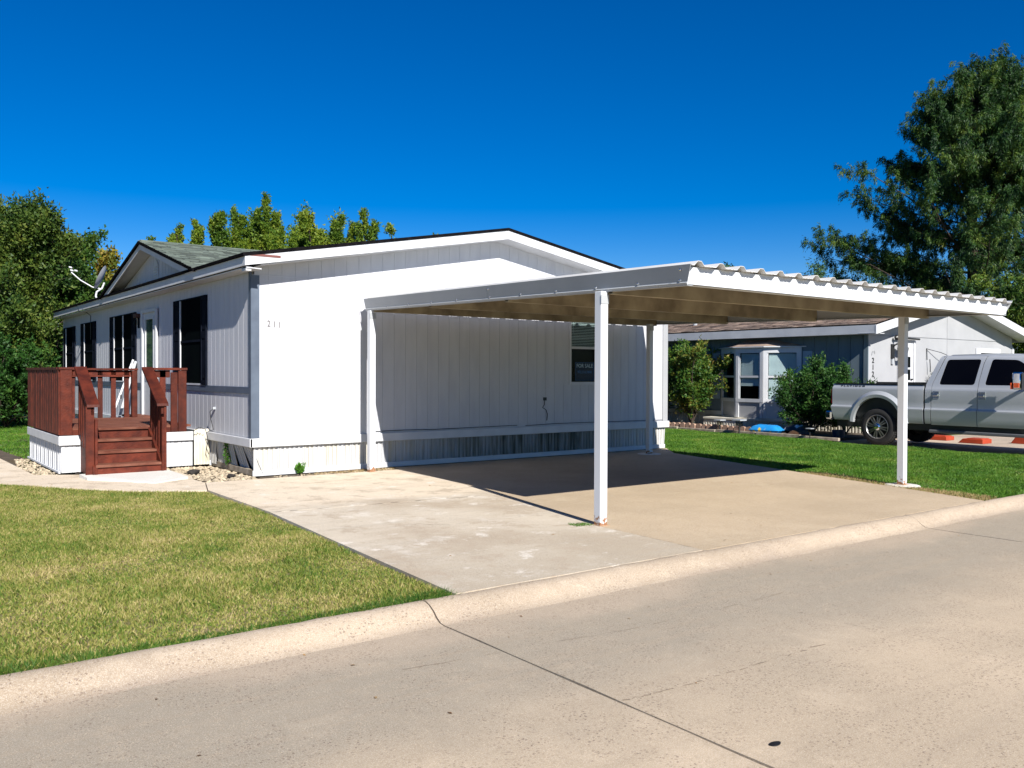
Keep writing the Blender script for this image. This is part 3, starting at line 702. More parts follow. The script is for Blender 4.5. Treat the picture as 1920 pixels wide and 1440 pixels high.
# house number 211 on the gable
for s_, x, z in (('2', .255, 2.315), ('1', .342, 2.306), ('1', .42, 2.300)):
    text_obj('house_number', s_, .135, num_grey, house, (x, -.016, z), FRONT, .004, scale=(.8, 1, 1))
# cables and outlets
def wire(name, pts, r_, mat, parent=None, **kw): return MB().tube(pts, r_, 6).build(name, mat, parent, smooth=True, **kw)
wire('cable', [(5.0, -.022, .612), (3.2, -.03, .60), (2.6, -.024, .61), (2.0, -.022, .605)], .006, black_plastic, house)
wire('cable', [(9.0, -.022, .60), (6.0, -.026, .615), (5.2, -.024, .60)], .006, black_plastic, house)
wire('cable', [(5.66, -.02, 1.08), (5.64, -.035, .98), (5.60, -.03, .93), (5.68, -.04, .88), (5.72, -.03, .80), (5.71, -.025, .68)], .007, black_plastic, house)
bx('cable_socket', house, black_plastic, 5.63, 5.70, -.03, -.0125, 1.06, 1.12)
# hose bib and wires left of the corner
bx('hose_tap', house, metal_grey, -.06, -.0125, 1.64, 1.68, .96, 1.0)
wire('cable', [(-.04, 1.66, .98), (-.09, 1.70, .92), (-.07, 1.72, .8), (-.03, 1.7, .62), (-.10, 1.8, .58)], .006, black_plastic, house)
wire('cable', [(-.30, 1.88, .60), (-.22, 1.84, .66), (-.12, 1.84, .62), (-.07, 1.86, .45), (-.10, 1.84, .30), (-.06, 1.86, .2)], .006, black_plastic, house)
wire('cable', [(-.245, 11.6, 3.22), (-.27, 11.5, 3.12), (-.12, 11.3, 3.09), (-.02, 11.3, 3.0), (-.018, 11.3, 2.4)], .009, black_plastic, house)

# satellite dish on the roof edge
dish = thing('satellite_dish', (-.18, 9.9, 3.32), 'white satellite dish on a curved mast at the edge of the roof', 'satellite dish')
DC = Vector((-.02, 9.95, 3.84)); bore = Vector((-.86, .34, .40)).normalized()
MB().tube([(-.18, 9.72, 3.30), (-.20, 9.80, 3.38), (-.15, 9.95, 3.50), (-.02, 10.0, 3.60), (.03, 9.98, 3.74)], .022, 8).build('mast', white_trim, dish, smooth=True)
LN = Vector((-.66, 10.30, 4.02))
MB().tube([(-.02, 9.98, 3.58), (-.22, 10.06, 3.62), (-.46, 10.18, 3.78), tuple(LN - Vector((-.02, 0, .05)))], .014, 8).build('feed_arm', white_trim, dish, smooth=True)
for dx, dz in ((0, 0), (.09, .0), (-.03, .07)):
    MB().lathe([(0, .02), (.03, .022), (.06, .022), (.08, .0)], LN + Vector((dx, .05 * dx, dz)), (.86, -.34, -.2), 10).build('receiver', white_trim, dish, smooth=True)
db = MB(); rr = 8; nn = 28
cdir = bore; du = Vector((0, 1, 0)); du = (du - cdir * du.dot(cdir)).normalized(); dv_ = cdir.cross(du)
c0 = DC; vs = []
for side in (0, .012):
    for i in range(rr + 1):
        q = i / rr
        for j in range(nn):
            t = 2 * math.pi * j / nn
            vs.append(c0 + du * (q * .26 * math.cos(t)) + dv_ * (q * .31 * math.sin(t)) + cdir * (.06 * q * q - side))
fs = []
for s_ in (0, 1):
    o_ = s_ * (rr + 1) * nn
    for i in range(rr):
        for j in range(nn):
            f_ = (o_ + i * nn + j, o_ + i * nn + (j + 1) % nn, o_ + (i + 1) * nn + (j + 1) % nn, o_ + (i + 1) * nn + j)
            fs.append(f_ if s_ == 0 else f_[::-1])
db.add(vs, fs).build('reflector', pmat('grey_dish', (.45, .47, .5), None, 3), dish, smooth=True)

# ------------------------------------------------------------------ red deck with recessed steps
deck = thing('deck', (-1.3, 3.5, 0), 'red stained wooden porch deck with railings, steps and white fluted skirting', 'porch')
X0, X1, Y0, Y1, ZF = -2.27, -.40, 2.02, 5.12, .70
SX0, SX1, SYT = -1.95, -1.02, 1.90          # steps project in front of the deck
bh = .14
def db_(name, *a, **k): return bx(name, deck, k.pop('mat', deck_red), *a, bevel=k.pop('bevel', .004), **k)
# floor boards run along x
y = Y0 + .02; fm = {}
while y < Y1 + 1.2:
    wid = .135
    segs = [(X0 + .03, X1 + .10)] if y < Y1 - .1 else [(-.40, -.03)]
    for (a, b) in segs:
        key = (round(b - a, 3))
        if key not in fm: fm[key] = MB().box(0, b - a, 0, wid, ZF - .035, ZF).mesh('floor_board')
        link('floor_board', fm[key], deck_worn, deck, Vector((a, y, 0)) - deck.location)
    y += bh
# rim joists
db_('rim_joist', X0, SX0 - .0, Y0 - .0, Y0 + .035, .585, ZF - .036)
db_('rim_joist', SX0, X1 + .02, Y0 - .0, Y0 + .035, .585, ZF - .036)
db_('rim_joist', X0, X0 + .035, Y0 + .036, Y1, .585, ZF - .036)
db_('rim_joist', X0, X1, Y1, Y1 + .035, .585, ZF - .036)
# steps: landing nosing, three treads, four risers
db_('tread', SX0, SX1, SYT - .04, Y0 + .02, ZF - .04, ZF - .002, mat=deck_worn)
tops = [ZF - .002, .534, .372, .190]; fronts = [1.87, 1.64, 1.37, 1.11]; GZ = .055
for i in range(4):
    yb = fronts[i] + .03; lowz = tops[i + 1] if i < 3 else GZ - .03
    db_('riser', SX0, SX1, yb, yb + .025, lowz, tops[i] - .041, bevel=0)
    if i < 3: db_('tread', SX0 - .0, SX1 + .0, fronts[i + 1] - .0, yb - .001, tops[i + 1] - .04, tops[i + 1], mat=deck_worn)
for x in (SX0 - .04, SX1 + .001):
    MB().prism([(x, 2.01, 0.02), (x, 2.01, ZF - .02), (x, 1.90, ZF - .02), (x, 1.13, .17), (x, 1.13, .02)], (.038, 0, 0)).build('stringer', deck_red, deck)
ZR = 1.645
# corner and end posts
def post(x0, x1, y0, y1, z0, z1): return db_('post', x0, x1, y0, y1, z0, z1, bevel=.006)
post(X0 - .01, X0 + .16, Y0 - .03, Y0 + .0, .59, ZR - .04)
post(X0 + .0, X0 + .09, Y0 + .036, Y0 + .125, ZF, ZR - .04)
post(X0 + .0, X0 + .09, Y1 - .1, Y1 - .01, ZF, ZR - .04)
post(-.52, -.42, Y1 - .1, Y1 - .0, ZF, ZR - .04)
post(X1 - .115, X1 + .02, Y0 - .03, Y0 - .0, .585, ZR - .04)
post(X1 - .235, X1 - .125, Y0 - .03, Y0 - .0, .585, ZR - .075)
post(X1 - .08, X1 + .01, Y0 + .036, Y0 + .12, ZF, ZR - .04)
# cap rails
db_('top_rail', X0 - .03, SX0 - .13, Y0 - .045, Y0 + .10, ZR - .038, ZR)
db_('top_rail', SX1 + .11, X1 + .03, Y0 - .045, Y0 + .10, ZR - .038, ZR)
db_('top_rail', X0 - .04, X0 + .10, Y0 + .101, Y1 + .03, ZR - .039, ZR - .001)
db_('top_rail', X0 + .101, -.41, Y1 - .11, Y1 + .03, ZR - .038, ZR)
# sub rails
db_('sub_rail', X0 + .17, SX0 - .06, Y0 + .0, Y0 + .035, ZR - .13, ZR - .04)
db_('sub_rail', SX1 + .06, X1 - .24, Y0 + .0, Y0 + .035, ZR - .16, ZR - .04)
db_('sub_rail', X0 + .1, -.53, Y1 - .05, Y1 - .015, ZR - .135, ZR - .04)
db_('sub_rail', X0 + .1, -.53, Y1 - .09, Y1 - .051, ZR - .165, ZR - .136)
db_('sub_rail', X0 + .0, X0 + .035, Y0 + .13, Y1 - .1, ZR - .13, ZR - .04)
# left side boards set close together, outside the rim
ns = 18
sb = MB().box(0, .026, 0, .128, .60, ZR - .04).mesh('side_board')
for i in range(ns):
    link('side_board', sb, deck_red, deck, Vector((X0 - .027 + (i % 3) * .002, Y0 + .01 + i * (Y1 - Y0) / ns, 0)) - deck.location)
# front balusters left, back rail balusters, right
bal = MB().box(0, .085, 0, .028, .70, ZR - .05).mesh('baluster')
link('baluster', MB().box(0, .085, 0, .03, .60, ZR - .13).mesh('baluster'), deck_red, deck, Vector((X0 + .255, Y0 - .03, 0)) - deck.location)
link('baluster', MB().box(0, .06, 0, .03, .60, ZR - .13).mesh('baluster'), deck_red, deck, Vector((X0 + .36, Y0 - .03, 0)) - deck.location)
for x in (-2.06, -1.83, -1.60, -1.36, -1.12, -.885, -.65):
    link('baluster', bal, deck_red, deck, Vector((x, Y1 - .05, 0)) - deck.location)
link('baluster', MB().box(0, .09, 0, .03, .60, ZR - .05).mesh('baluster'), deck_red, deck, Vector((-.80, Y0 + .0, 0)) - deck.location)
db_('deck_ledge', SX1 + .06, X1 - .24, Y0 - .03, Y0 - .0, .585, .665)
# stair handrails: wide sloping cap, side plank, newel and balusters
for (x0, x1, side) in ((SX0 - .12, SX0 + .05, -1), (SX1 - .06, SX1 + .11, 1)):
    y0_, z0_, y1_, z1_ = 2.03, ZR + .012, 1.13, 1.09
    MB().prism([(x0, y0_, z0_), (x0, y1_, z1_), (x0, y1_ - .015, z1_ - .04), (x0, y0_, z0_ - .045)], (x1 - x0, 0, 0)).build('handrail', deck_red, deck)
    p0 = SX0 - .055 if side < 0 else SX1 + .012
    MB().prism([(p0, 2.0, ZR - .04), (p0, 1.16, 1.06), (p0, 1.16, .93), (p0, 2.0, ZR - .18)], (.035, 0, 0)).build('rail_plank', deck_red, deck)
    if side < 0:
        db_('newel_post', SX0 - .13, SX0 - .012, 1.16, 1.20, GZ - .03, 1.06)
        db_('newel_post', SX0 - .011, SX0 + .027, 1.12, 1.20, GZ - .03, .87)
    else:
        db_('newel_post', SX1 + .048, SX1 + .086, 1.14, 1.23, GZ - .03, 1.06)
        db_('newel_post', SX1 + .012, SX1 + .047, 1.12, 1.21, GZ - .03, .88)
    for j in range(5):
        yy = 1.30 + j * .145; zt_ = 1.09 + (yy - 1.16) * .63 - .09
        bx0 = SX0 - .082 if side < 0 else SX1 + .048
        db_('baluster', bx0, bx0 + .027, yy, yy + .088, max(.2, (yy - 1.0) * .62 + .05), zt_)
# skirting of the deck
for i in range(8):
    a = Y0 - .0 + i * (Y1 - Y0) / 8
    flute('y', a, a + (Y1 - Y0) / 8 - .005, .02, .47, (0, 0), pitch=.155, depth=.03, base_off=X0 + .01).build('skirt_panel', white_trim, deck)
for (a, b, nn_) in ((X0 + .012, SX0 - .0, 2), (SX1 + .05, -.27, 4)):
    for i in range(nn_):
        q = a + i * (b - a) / nn_
        flute('x', q, q + (b - a) / nn_ - .003, .01, .47, (0, 0), pitch=.11, depth=.006, base_off=Y0 + .015).build('skirt_panel', white_trim, deck)
db_('skirt_band', X0 - .025, SX0 - .045, Y0 - .028, Y0 + .014, .435, .583, mat=white_trim, bevel=.005)
db_('skirt_band', SX1 + .042, X1 + .13, Y0 - .028, Y0 + .014, .435, .583, mat=white_trim, bevel=.005)
db_('skirt_band', X0 - .028, X0 + .008, Y0 + .015, Y1, .44, .575, mat=white_trim, bevel=.005)
db_('skirt_foot', X0 - .03, X0 - .0, Y0 + .0, Y1, .0, .035, mat=white_trim)
db_('skirt_core', X0 + .06, -.1, Y0 + .07, Y1 - .1, .0, .57, mat=room_dark, bevel=0)
# screen-door rail leaning on the wall behind the deck
ld = thing('leaning_door_frame', (-.4, 6.6, .1), 'narrow white metal door frame leaning against the wall behind the deck', 'door frame')
MB().beam((-.62, 6.35, .60), (-.06, 6.90, 1.82), .10, .035, up=(1, 0, 0)).build('side_rail', white_trim, ld)
MB().beam((-.50, 6.20, .60), (-.05, 6.70, 1.80), .035, .05, up=(1, 0, 0)).build('side_rail', metal_grey, ld)
MB().beam((-.13, 6.62, 1.70), (-.07, 6.92, 1.72), .03, .17, up=(0, 0, 1)).build('cross_piece', white_trim, ld)
MB().beam((-.40, 6.45, 1.06), (-.36, 6.62, 1.06), .03, .08).build('latch', black_plastic, ld)

# ------------------------------------------------------------------ carport
cp = thing('carport', (4.6, -3.8, 0), 'white metal flat roofed carport on four posts beside the white house', 'carport')
ZT = lambda y: 2.392 + (y + 7.42) * .0252           # underside of the side fascia
def xl(y): return 1.36 + .055 * (y + 7.42)          # left edge
def xr(y): return 7.72 + .066 * (y + 7.42)
for (x, y, zt_) in ((1.395, -6.22, 2.42), (1.765, -.46, 2.56), (7.185, -6.26, 2.42), (7.69, -.78, 2.55)):
    pst = MB().box(x - .05, x + .05, y - .05, y + .05, -.004, zt_).build('post', post_mat, cp, bevel=.005)
    bx('bracket', cp, metal_grey, x - .055, x + .055, y - .056, y - .051, zt_ - .13, zt_ - .04)
    bx('base_plate', cp, pmat('rusty_plate', (.30, .15, .07), (.45, .35, .25), 30), x - .065, x + .065, y - .065, y + .065, -.003, .006)
# side fascias: flat sheet with a rolled lower lip, in two lengths
def side_fascia(fx, y0, y1, sgn):
    z0, z1 = ZT(y0), ZT(y1); h = .185
    a0, a1 = fx(y0), fx(y1)
    t = -.07 if y0 < -7.3 else 0
    mb = MB()
    pr = lambda x, y, z, dy: [(x, y, z), (x - .012 * sgn, y, z + .02), (x - .0 * sgn, y, z + .03), (x - .035 * sgn, y + dy, z + h), (x - .030 * sgn, y + dy, z + h), (x + .004 * sgn, y, z + .03), (x + .004 * sgn, y, z + .006), (x + .075 * sgn, y, z + .0), (x + .075 * sgn, y, z - .004), (x, y, z - .004)]
    A = pr(a0, y0, z0, t); B = pr(a1, y1, z1, 0); k_ = len(A)
    fs = [tuple(range(k_)), tuple(range(2 * k_ - 1, k_ - 1, -1))] + [(i, (i + 1) % k_, k_ + (i + 1) % k_, k_ + i)[::-1] for i in range(k_)]
    if sgn < 0: fs = [f_[::-1] for f_ in fs]
    return mb.add(A + B, fs)
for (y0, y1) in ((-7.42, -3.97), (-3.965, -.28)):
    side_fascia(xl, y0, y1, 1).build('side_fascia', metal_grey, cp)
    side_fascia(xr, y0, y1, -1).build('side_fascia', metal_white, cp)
# front fascia (channel)
fa = MB().prism([(xl(-7.4) + .005, -7.42, 2.395), (xr(-7.4), -7.42, 2.375), (xr(-7.4) + .03, -7.42, 2.545), (xl(-7.4) - .02, -7.42, 2.565)], (0, .012, 0))
fa.prism([(xl(-7.4) + .005, -7.42, 2.395), (xr(-7.4), -7.42, 2.375), (xr(-7.4), -7.42, 2.380), (xl(-7.4) + .005, -7.42, 2.400)], (0, .10, 0))
fa.build('front_fascia', metal_white, cp)
MB().prism([(xl(-.3) + .01, -.30, 2.555), (xr(-.3), -.30, 2.545), (xr(-.3), -.30, 2.72), (xl(-.3), -.30, 2.735)], (0, .012, 0)).build('back_fascia', metal_white, cp)
# roof panels with raised trapezoid ribs
npan = 7
def zr_(x, y): return 2.565 + .0 + (y + 7.42) * .0252 - .0031 * (x - xl(y)) + .008
for i in range(npan):
    mb = MB(); xs = []
    per = 3; ribw = 1.0 / (npan * per)
    for j in range(per):
        u0 = (i * per + j) * ribw
        for (f_, d) in ((0, .0), (.10, 0), (.26, .042), (.42, .042), (.56, 0), (.72, 0), (.76, .006), (.80, 0), (.88, 0), (.92, .006), (.96, 0)):
            xs.append((u0 + f_ * ribw, d))
    xs.append(((i + 1) * per * ribw + .002, 0.002))
    vs = []
    for (u, d) in xs:
        for y in (-7.49, -.26):
            X = (xl(y) - .01) * (1 - u) + (xr(y) + .01) * u
            vs.append((X, y, zr_(X, y) + d)); vs.append((X, y, zr_(X, y) + d - .004))
    k_ = len(xs); fs = []
    for q in range(k_ - 1):
        a = 4 * q; b = a + 4
        fs += [(a, b, b + 2, a + 2), (a + 1, a + 3, b + 3, b + 1), (a, a + 1, b + 1, b), (a + 2, b + 2, b + 3, a + 3)]
    rp_ = mb.add(vs, fs).build('roof_panel', pmat('roof_sheet', (.62, .62, .60), (.5, .49, .46), 1.8, 6, .5, .05, 14), cp)
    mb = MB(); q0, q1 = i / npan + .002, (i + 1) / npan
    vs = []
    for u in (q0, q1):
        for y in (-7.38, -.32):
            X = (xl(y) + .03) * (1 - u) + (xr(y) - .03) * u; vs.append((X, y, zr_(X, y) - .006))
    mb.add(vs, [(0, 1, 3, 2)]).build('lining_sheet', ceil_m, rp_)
# cross beams (C channel) under the roof
for (y, nm) in ((-6.30, 0), (-4.35, 1), (-2.4, 2), (-.50, 3)):
    a, b = xl(y) + .03, xr(y) - .03; zt_ = zr_(4, y) - .012; zb_ = zt_ - .19
    mb = MB(); mb.box(a, b, y - .03, y - .026, zb_, zt_); mb.box(a, b, y - .026, y + .04, zb_, zb_ + .005); mb.box(a, b, y - .026, y + .04, zt_ - .005, zt_); mb.box(a, b, y + .036, y + .04, zb_ + .005, zb_ + .028)
    mb.build('cross_beam', metal_inner, cp)
# screws along the left fascia
sc = MB().lathe([(0, .011), (.004, .012), (.010, .009), (.014, 0)], (0, 0, 0), (-1, 0, 0), 8).mesh('screw', True)
for y in (-7.33, -6.75, -6.1, -5.4, -4.7, -4.02, -3.2, -2.5, -1.8, -1.1):
    link('screw', sc, chrome, cp, Vector((xl(y) - .004, y, ZT(y) + .045)) - cp.location)
for y in (-7.36, -4.02): link('screw', sc, chrome, cp, Vector((xl(y) - .033, y, ZT(y) + .14)) - cp.location)
fp = MB()
fp.lathe([(0, .25), (.015, .23), (.02, .18), (.022, 0)], (7.19, -6.26, -.02), (0, 0, 1), 14).build('post_footing', pad_m, cp, smooth=True)
fp = MB(); fp.lathe([(0, .26), (.02, .22), (.025, 0)], (7.69, -.78, -.016), (0, 0, 1), 12).build('post_footing', pad_m, cp, smooth=True)

# ------------------------------------------------------------------ neighbouring house (number 212)
nh = thing('neighbour_house', (17, .2, 0), 'grey neighbouring house with brown shingle roof and white bay window', 'house')
NX0, NX1, NY0, NY1 = 17.0, 25.55, .2, 16.0
XM = 21.25; NOV, NOH = .42, .50
def nroof(x): return 2.90 + .222 * ((x - (NX0 - NOV)) if x <= XM else (NX1 + NOV - x))
def nwt(x): return nroof(x) - .20
g2 = MB().prism([(NX0 + .02, NY0 + .02, .1), (NX1 - .02, NY0 + .02, .1), (NX1 - .02, NY0 + .02, nwt(NX1)), (XM, NY0 + .02, nwt(XM)), (NX0 + .02, NY0 + .02, nwt(NX0))], (0, .1, 0)).build('wall', grey_sid, nh)
# large sheets with recessed seams
def sheet(x0, x1, z0, z1t): # z1t: number or 'rake'
    if z1t == 'rake':
        pts = [(x0, NY0, z0), (x1, NY0, z0), (x1, NY0, nwt(x1)), (x0, NY0, nwt(x0))]
    else: pts = [(x0, NY0, z0), (x1, NY0, z0), (x1, NY0, z1t), (x0, NY0, z1t)]
    MB().prism(pts, (0, .018, 0)).build('siding_sheet', grey_sid, g2)
for (a, b) in ((NX0 + .02, 18.47), (19.41, XM - .007), (XM + .007, 23.4), (23.40 + .004, NX1)): sheet(a, b, .5, 2.63 if NX0 < a < 24 and b < NX1 else 2.5)
sheet(18.475, 19.405, 2.56, 2.63)
sheet(NX0 + 1.1, XM - .007, 2.645, 'rake'); sheet(XM + .007, NX1 - 1.1, 2.645, 'rake')
MB().prism([(NX0 + .02, NY0, 2.645), (NX0 + 1.09, NY0, 2.645), (NX0 + 1.09, NY0, nwt(NX0 + 1.09)), (NX0 + .02, NY0, nwt(NX0))], (0, .018, 0)).build('siding_sheet', grey_sid, g2)
lw2 = bx('wall', nh, blue_grey, NX0 + .02, NX0 + .12, NY0 + .12, NY1, .1, nwt(NX0))
bx('wall', nh, blue_grey, NX1 - .12, NX1 - .02, NY0 + .12, NY1, .1, nwt(NX0))
b2 = None
for i in range(42):
    a = NY0 + .14 + i * .375
    if b2 is None: b2 = MB().box(-.0, .019, 0, .362, .45, nwt(NX0)).mesh('siding_board')
    link('siding_board', b2, blue_grey, lw2, Vector((NX0, a, 0)) - wloc(lw2))
bx('corner_board', nh, blue_grey, NX0 - .03, NX0 + .0, NY0 - .03, NY0 + .10, .4, 2.72)
bx('corner_board', nh, grey_sid, NX0 + .0, NX0 + .12, NY0 - .03, NY0 - .0, .4, 2.72)
bx('corner_board', nh, white_trim, NX1 - .10, NX1 + .02, NY0 - .03, NY0 - .0, .4, 2.45)
for i in range(38):
    a = NY0 + .1 + i * .42
    flute('y', a, a + .415, -.02, .28, pitch=.1, base_off=NX0 + .0).build('skirt_panel', off_white, nh)
bx('belly_band', nh, off_white, NX0 - .04, NX0 - .0, NY0, NY1, .29, .42)
r2 = MB()
for (xa, xb) in ((NX0 - NOV, XM), (XM, NX1 + NOV)):
    r2.prism([(xa, NY0 - NOH, nroof(xa) - .02), (xb, NY0 - NOH, nroof(xb) - .02), (xb, NY0 - NOH, nroof(xb) + .01), (xa, NY0 - NOH, nroof(xa) + .01)], (0, NY1 - NY0 + .9, 0))
r2.build('roof', dark_edge, nh)
an = math.atan(.222)
nrow = int((XM - NX0 + NOV) / math.cos(an) / .14)
shingles('shingles', (NX0 - NOV - .01, NY0 - NOH - .01, nroof(NX0 - NOV) + .012), (0, 1, 0), (math.cos(an), 0, math.sin(an)), (-math.sin(an), 0, math.cos(an)), nrow, lambda i: (0, 15.5), brown_shingle, nh, tab=.33, seed=9, th=.016)
bx('fascia', nh, white_trim, NX0 - NOV - .025, NX0 - NOV + .0, NY0 - NOH + .02, NY1 + .3, nroof(NX0 - NOV) - .25, nroof(NX0 - NOV) - .02)
bx('fascia', nh, white_trim, NX1 + NOV - .0, NX1 + NOV + .025, NY0 - NOH + .02, NY1 + .3, nroof(NX0 - NOV) - .25, nroof(NX0 - NOV) - .02)
for (xa, xb) in ((NX0 - NOV - .03, XM), (NX1 + NOV + .03, XM)):
    MB().prism([(xa, NY0 - NOH - .015, nroof(xa) - .26), (xb, NY0 - NOH - .015, nroof(xb) - .25), (xb, NY0 - NOH - .015, nroof(xb) - .02), (xa, NY0 - NOH - .015, nroof(xa) - .02)], (0, .03, 0)).build('fascia', white_trim, nh)
    MB().prism([(xa, NY0 - NOH + .02, nroof(xa) - .23), (xb, NY0 - NOH + .02, nroof(xb) - .22), (xb, NY0 - NOH + .02, nroof(xb) - .205), (xa, NY0 - NOH + .02, nroof(xa) - .215)], (0, NOH - .03, 0)).build('soffit', white_trim, nh)
bx('soffit', nh, white_trim, NX0 - NOV + .0, NX0 - .0, NY0 - NOH + .02, NY1, 2.655, 2.67)
vp = MB().tube([(17.9, 7.05, nroof(17.9) - .02), (17.9, 7.05, nroof(17.9) + .16)], .07, 10).build('vent_pipe', metal_grey, nh, smooth=True)
MB().tube([(17.9, 7.05, nroof(17.9) + .161), (17.9, 7.05, nroof(17.9) + .20)], .11, 10).build('vent_cap', metal_grey, vp)
MB().lathe([(0, .16), (.05, .14), (.08, .0)], (18.0, 2.5, nroof(18.0) + .01), (-.25, 0, 1), 12).build('roof_vent', white_trim, nh, smooth=True)
# bay window
bay = MB().prism([(NX0, 5.15, .25), (NX0, 2.25, .25), (16.5, 3.2, .25), (16.5, 4.18, .25)], (0, 0, .03)).build('bay_window', off_white, nh)
P = [(NX0, 5.15), (16.5, 4.18), (16.5, 3.2), (NX0, 2.25)]
glassb = glass_mat('bay_glass', (.85, .9, .9))
for i in range(3):
    a, b = Vector((*P[i], 0)), Vector((*P[i + 1], 0)); d = (b - a).normalized(); nout = Vector((d.y, -d.x, 0))
    if nout.x > 0: nout = -nout
    Lw = (b - a).length
    def q(s_, o_, z): return a + d * s_ + nout * o_ + Vector((0, 0, z))
    def pan(name, s0, s1, z0, z1, o0, o1, mat): return MB().prism([q(s0, o0, z0), q(s1, o0, z0), q(s1, o0, z1), q(s0, o0, z1)], nout * (o1 - o0)).build(name, mat, bay)
    pan('apron', .06, Lw - .06, .28, .74, -.02, .0, grey_sid if i != 2 else white_trim)
    pan('sill', .0, Lw, .74, .84, -.02, .035, white_trim)
    pan('head', .0, Lw, 2.20, 2.36, -.02, .03, white_trim)
    pan('jamb', .0, .10, .28, 2.20, -.02, .03, white_trim); pan('jamb', Lw - .10, Lw, .28, 2.20, -.02, .03, white_trim)
    pan('meeting_rail', .14, Lw - .14, 1.47, 1.53, -.015, .015, white_trim)
    pan('sash_stile', .101, .14, .84, 2.20, -.01, .018, white_trim); pan('sash_stile', Lw - .14, Lw - .101, .84, 2.20, -.01, .018, white_trim)
    pan('pane', .14, Lw - .14, 1.53, 2.2, -.004, .0, glassb); pan('pane', .14, Lw - .14, .84, 1.47, -.004, .0, glassb)
    if i > 0:
        mb = MB(); zlow = 1.25 if i == 1 else .86; z = 2.18
        while z > zlow:
            mb.prism([q(.15, -.05, z), q(Lw - .15, -.05, z), q(Lw - .15, -.03, z - .028), q(.15, -.03, z - .028)], Vector((0, 0, .002))); z -= .032
        mb.build('blind', blind_warm, bay, kind='stuff')
        if i == 2: pan('shade', .15, Lw - .15, .86, 2.18, -.08, -.075, blind_warm)
MB().prism([(NX0 - .0, 5.3, 2.36), (16.40, 4.25, 2.36), (16.40, 3.12, 2.36), (NX0 - .0, 2.1, 2.36)], (0, 0, .03)).build('bay_top', white_trim, bay)
MB().add([(NX0, 5.25, 2.392), (16.42, 4.22, 2.392), (16.42, 3.15, 2.392), (NX0, 2.15, 2.392), (NX0, 4.2, 2.60), (NX0, 3.2, 2.60)], [(0, 1, 4), (1, 2, 5, 4), (2, 3, 5)]).build('bay_roof', brown_shingle, bay)
bx('bay_room', bay, room_dark, NX0 + .0, NX0 + .018, 2.45, 4.95, .3, 2.3)
bx('bay_shelf', bay, off_white, 16.30, NX0 - .04, 2.0, 5.3, .20, .249)
for i in range(8): flute('y', 2.02 + i * .41, 2.02 + i * .41 + .405, -.02, .20, pitch=.1, base_off=16.33).build('skirt_panel', off_white, bay)
bx('bay_base', bay, room_dark, 16.40, NX0 - .05, 2.05, 5.25, -.02, .19)
for (a, b) in ((5.22, 5.50), (1.90, 2.19)):
    s_ = bx('shutter', nh, pmat('pale_blue_shutter', (.30, .38, .45), (.27, .35, .42), 3), NX0 - .035, NX0 - .001, a, b, .80, 2.24)
    bx('raised_panel', s_, MATS['pale_blue_shutter'], NX0 - .045, NX0 - .0351, a + .05, b - .05, .88, 1.48); bx('raised_panel', s_, MATS['pale_blue_shutter'], NX0 - .045, NX0 - .0351, a + .05, b - .05, 1.56, 2.16)
# front door, window, lantern, number, hanging bracket
d2 = bx('door', nh, white_trim, 18.55, 19.33, NY0 - .0, NY0 + .019, .5, 2.50)
for (a, b, c, d) in ((18.475, 18.549, .5, 2.55), (19.331, 19.40, .5, 2.55), (18.55, 19.33, 2.501, 2.55)): bx('door_frame', d2, white_trim, a, b, NY0 - .03, NY0 + .01, c, d)
for j in range(2):
    for i in range(2): bx('pane', d2, pane_black, 18.68 + i * .28, 18.90 + i * .28, NY0 - .006, NY0 - .001, 1.42 + j * .36, 1.72 + j * .36)
bx('door_handle', d2, black_plastic, 19.20, 19.26, NY0 - .05, NY0 - .001, 1.42, 1.46)
w2 = bx('window', nh, pane_black, 23.3, 24.3, NY0 - .004, NY0 - .0005, 1.3, 2.26)
for (a, b, c, d) in ((23.0, 23.299, 1.2, 2.40), (24.301, 24.6, 1.2, 2.40), (23.3, 24.3, 2.261, 2.40), (23.3, 24.3, 1.2, 1.299)): bx('frame', w2, white_trim, a, b, NY0 - .035, NY0 - .0005, c, d)
for s_, z in (('2', 1.95), ('1', 1.765), ('2', 1.58)):
    text_obj('house_number', s_, .20, black_plastic, nh, (17.26, NY0 - .006, z), FRONT, .005, bold=.004)
wire('wall_ornament', [(17.19, NY0 - .02, 2.10), (17.21, NY0 - .03, 2.2), (17.27, NY0 - .03, 2.23), (17.33, NY0 - .02, 2.15)], .008, metal_grey, nh)
lan = thing('wall_lantern', (18.33, .12, 2.2), 'black carriage lantern on the grey gable wall left of the door', 'lantern')
bx('back_plate', lan, black_plastic, 18.14, 18.26, .15, .195, 2.02, 2.42)
MB().tube([(18.20, .15, 2.36), (18.20, .05, 2.42), (18.34, -.02, 2.42), (18.40, -.02, 2.40)], .022, 6).build('arm', black_plastic, lan)
MB().lathe([(0, .0), (.05, .05), (.10, .15), (.12, .15)], (18.40, -.02, 2.42), (0, 0, -1), 8).build('lantern_top', black_plastic, lan)
for (dx, dy) in ((-.1, -.1), (.1, -.1), (.1, .1), (-.1, .1)): MB().tube([(18.40 + dx, -.02 + dy, 2.30), (18.40 + dx * .7, -.02 + dy * .7, 2.06)], .010, 5).build('lantern_bar', black_plastic, lan)
bx('lantern_foot', lan, black_plastic, 18.32, 18.48, -.10, .06, 2.04, 2.06)
MB().box(18.15, 18.25, .15, .195, 1.86, 2.0).build('sensor', metal_grey, lan)
rod = thing('door_rod', (18.95, .1, 2.56), 'black rod with a finial above the neighbour front door', 'curtain rod')
MB().tube([(18.30, .08, 2.60), (19.45, .08, 2.58)], .028, 8).build('rod', black_plastic, rod)
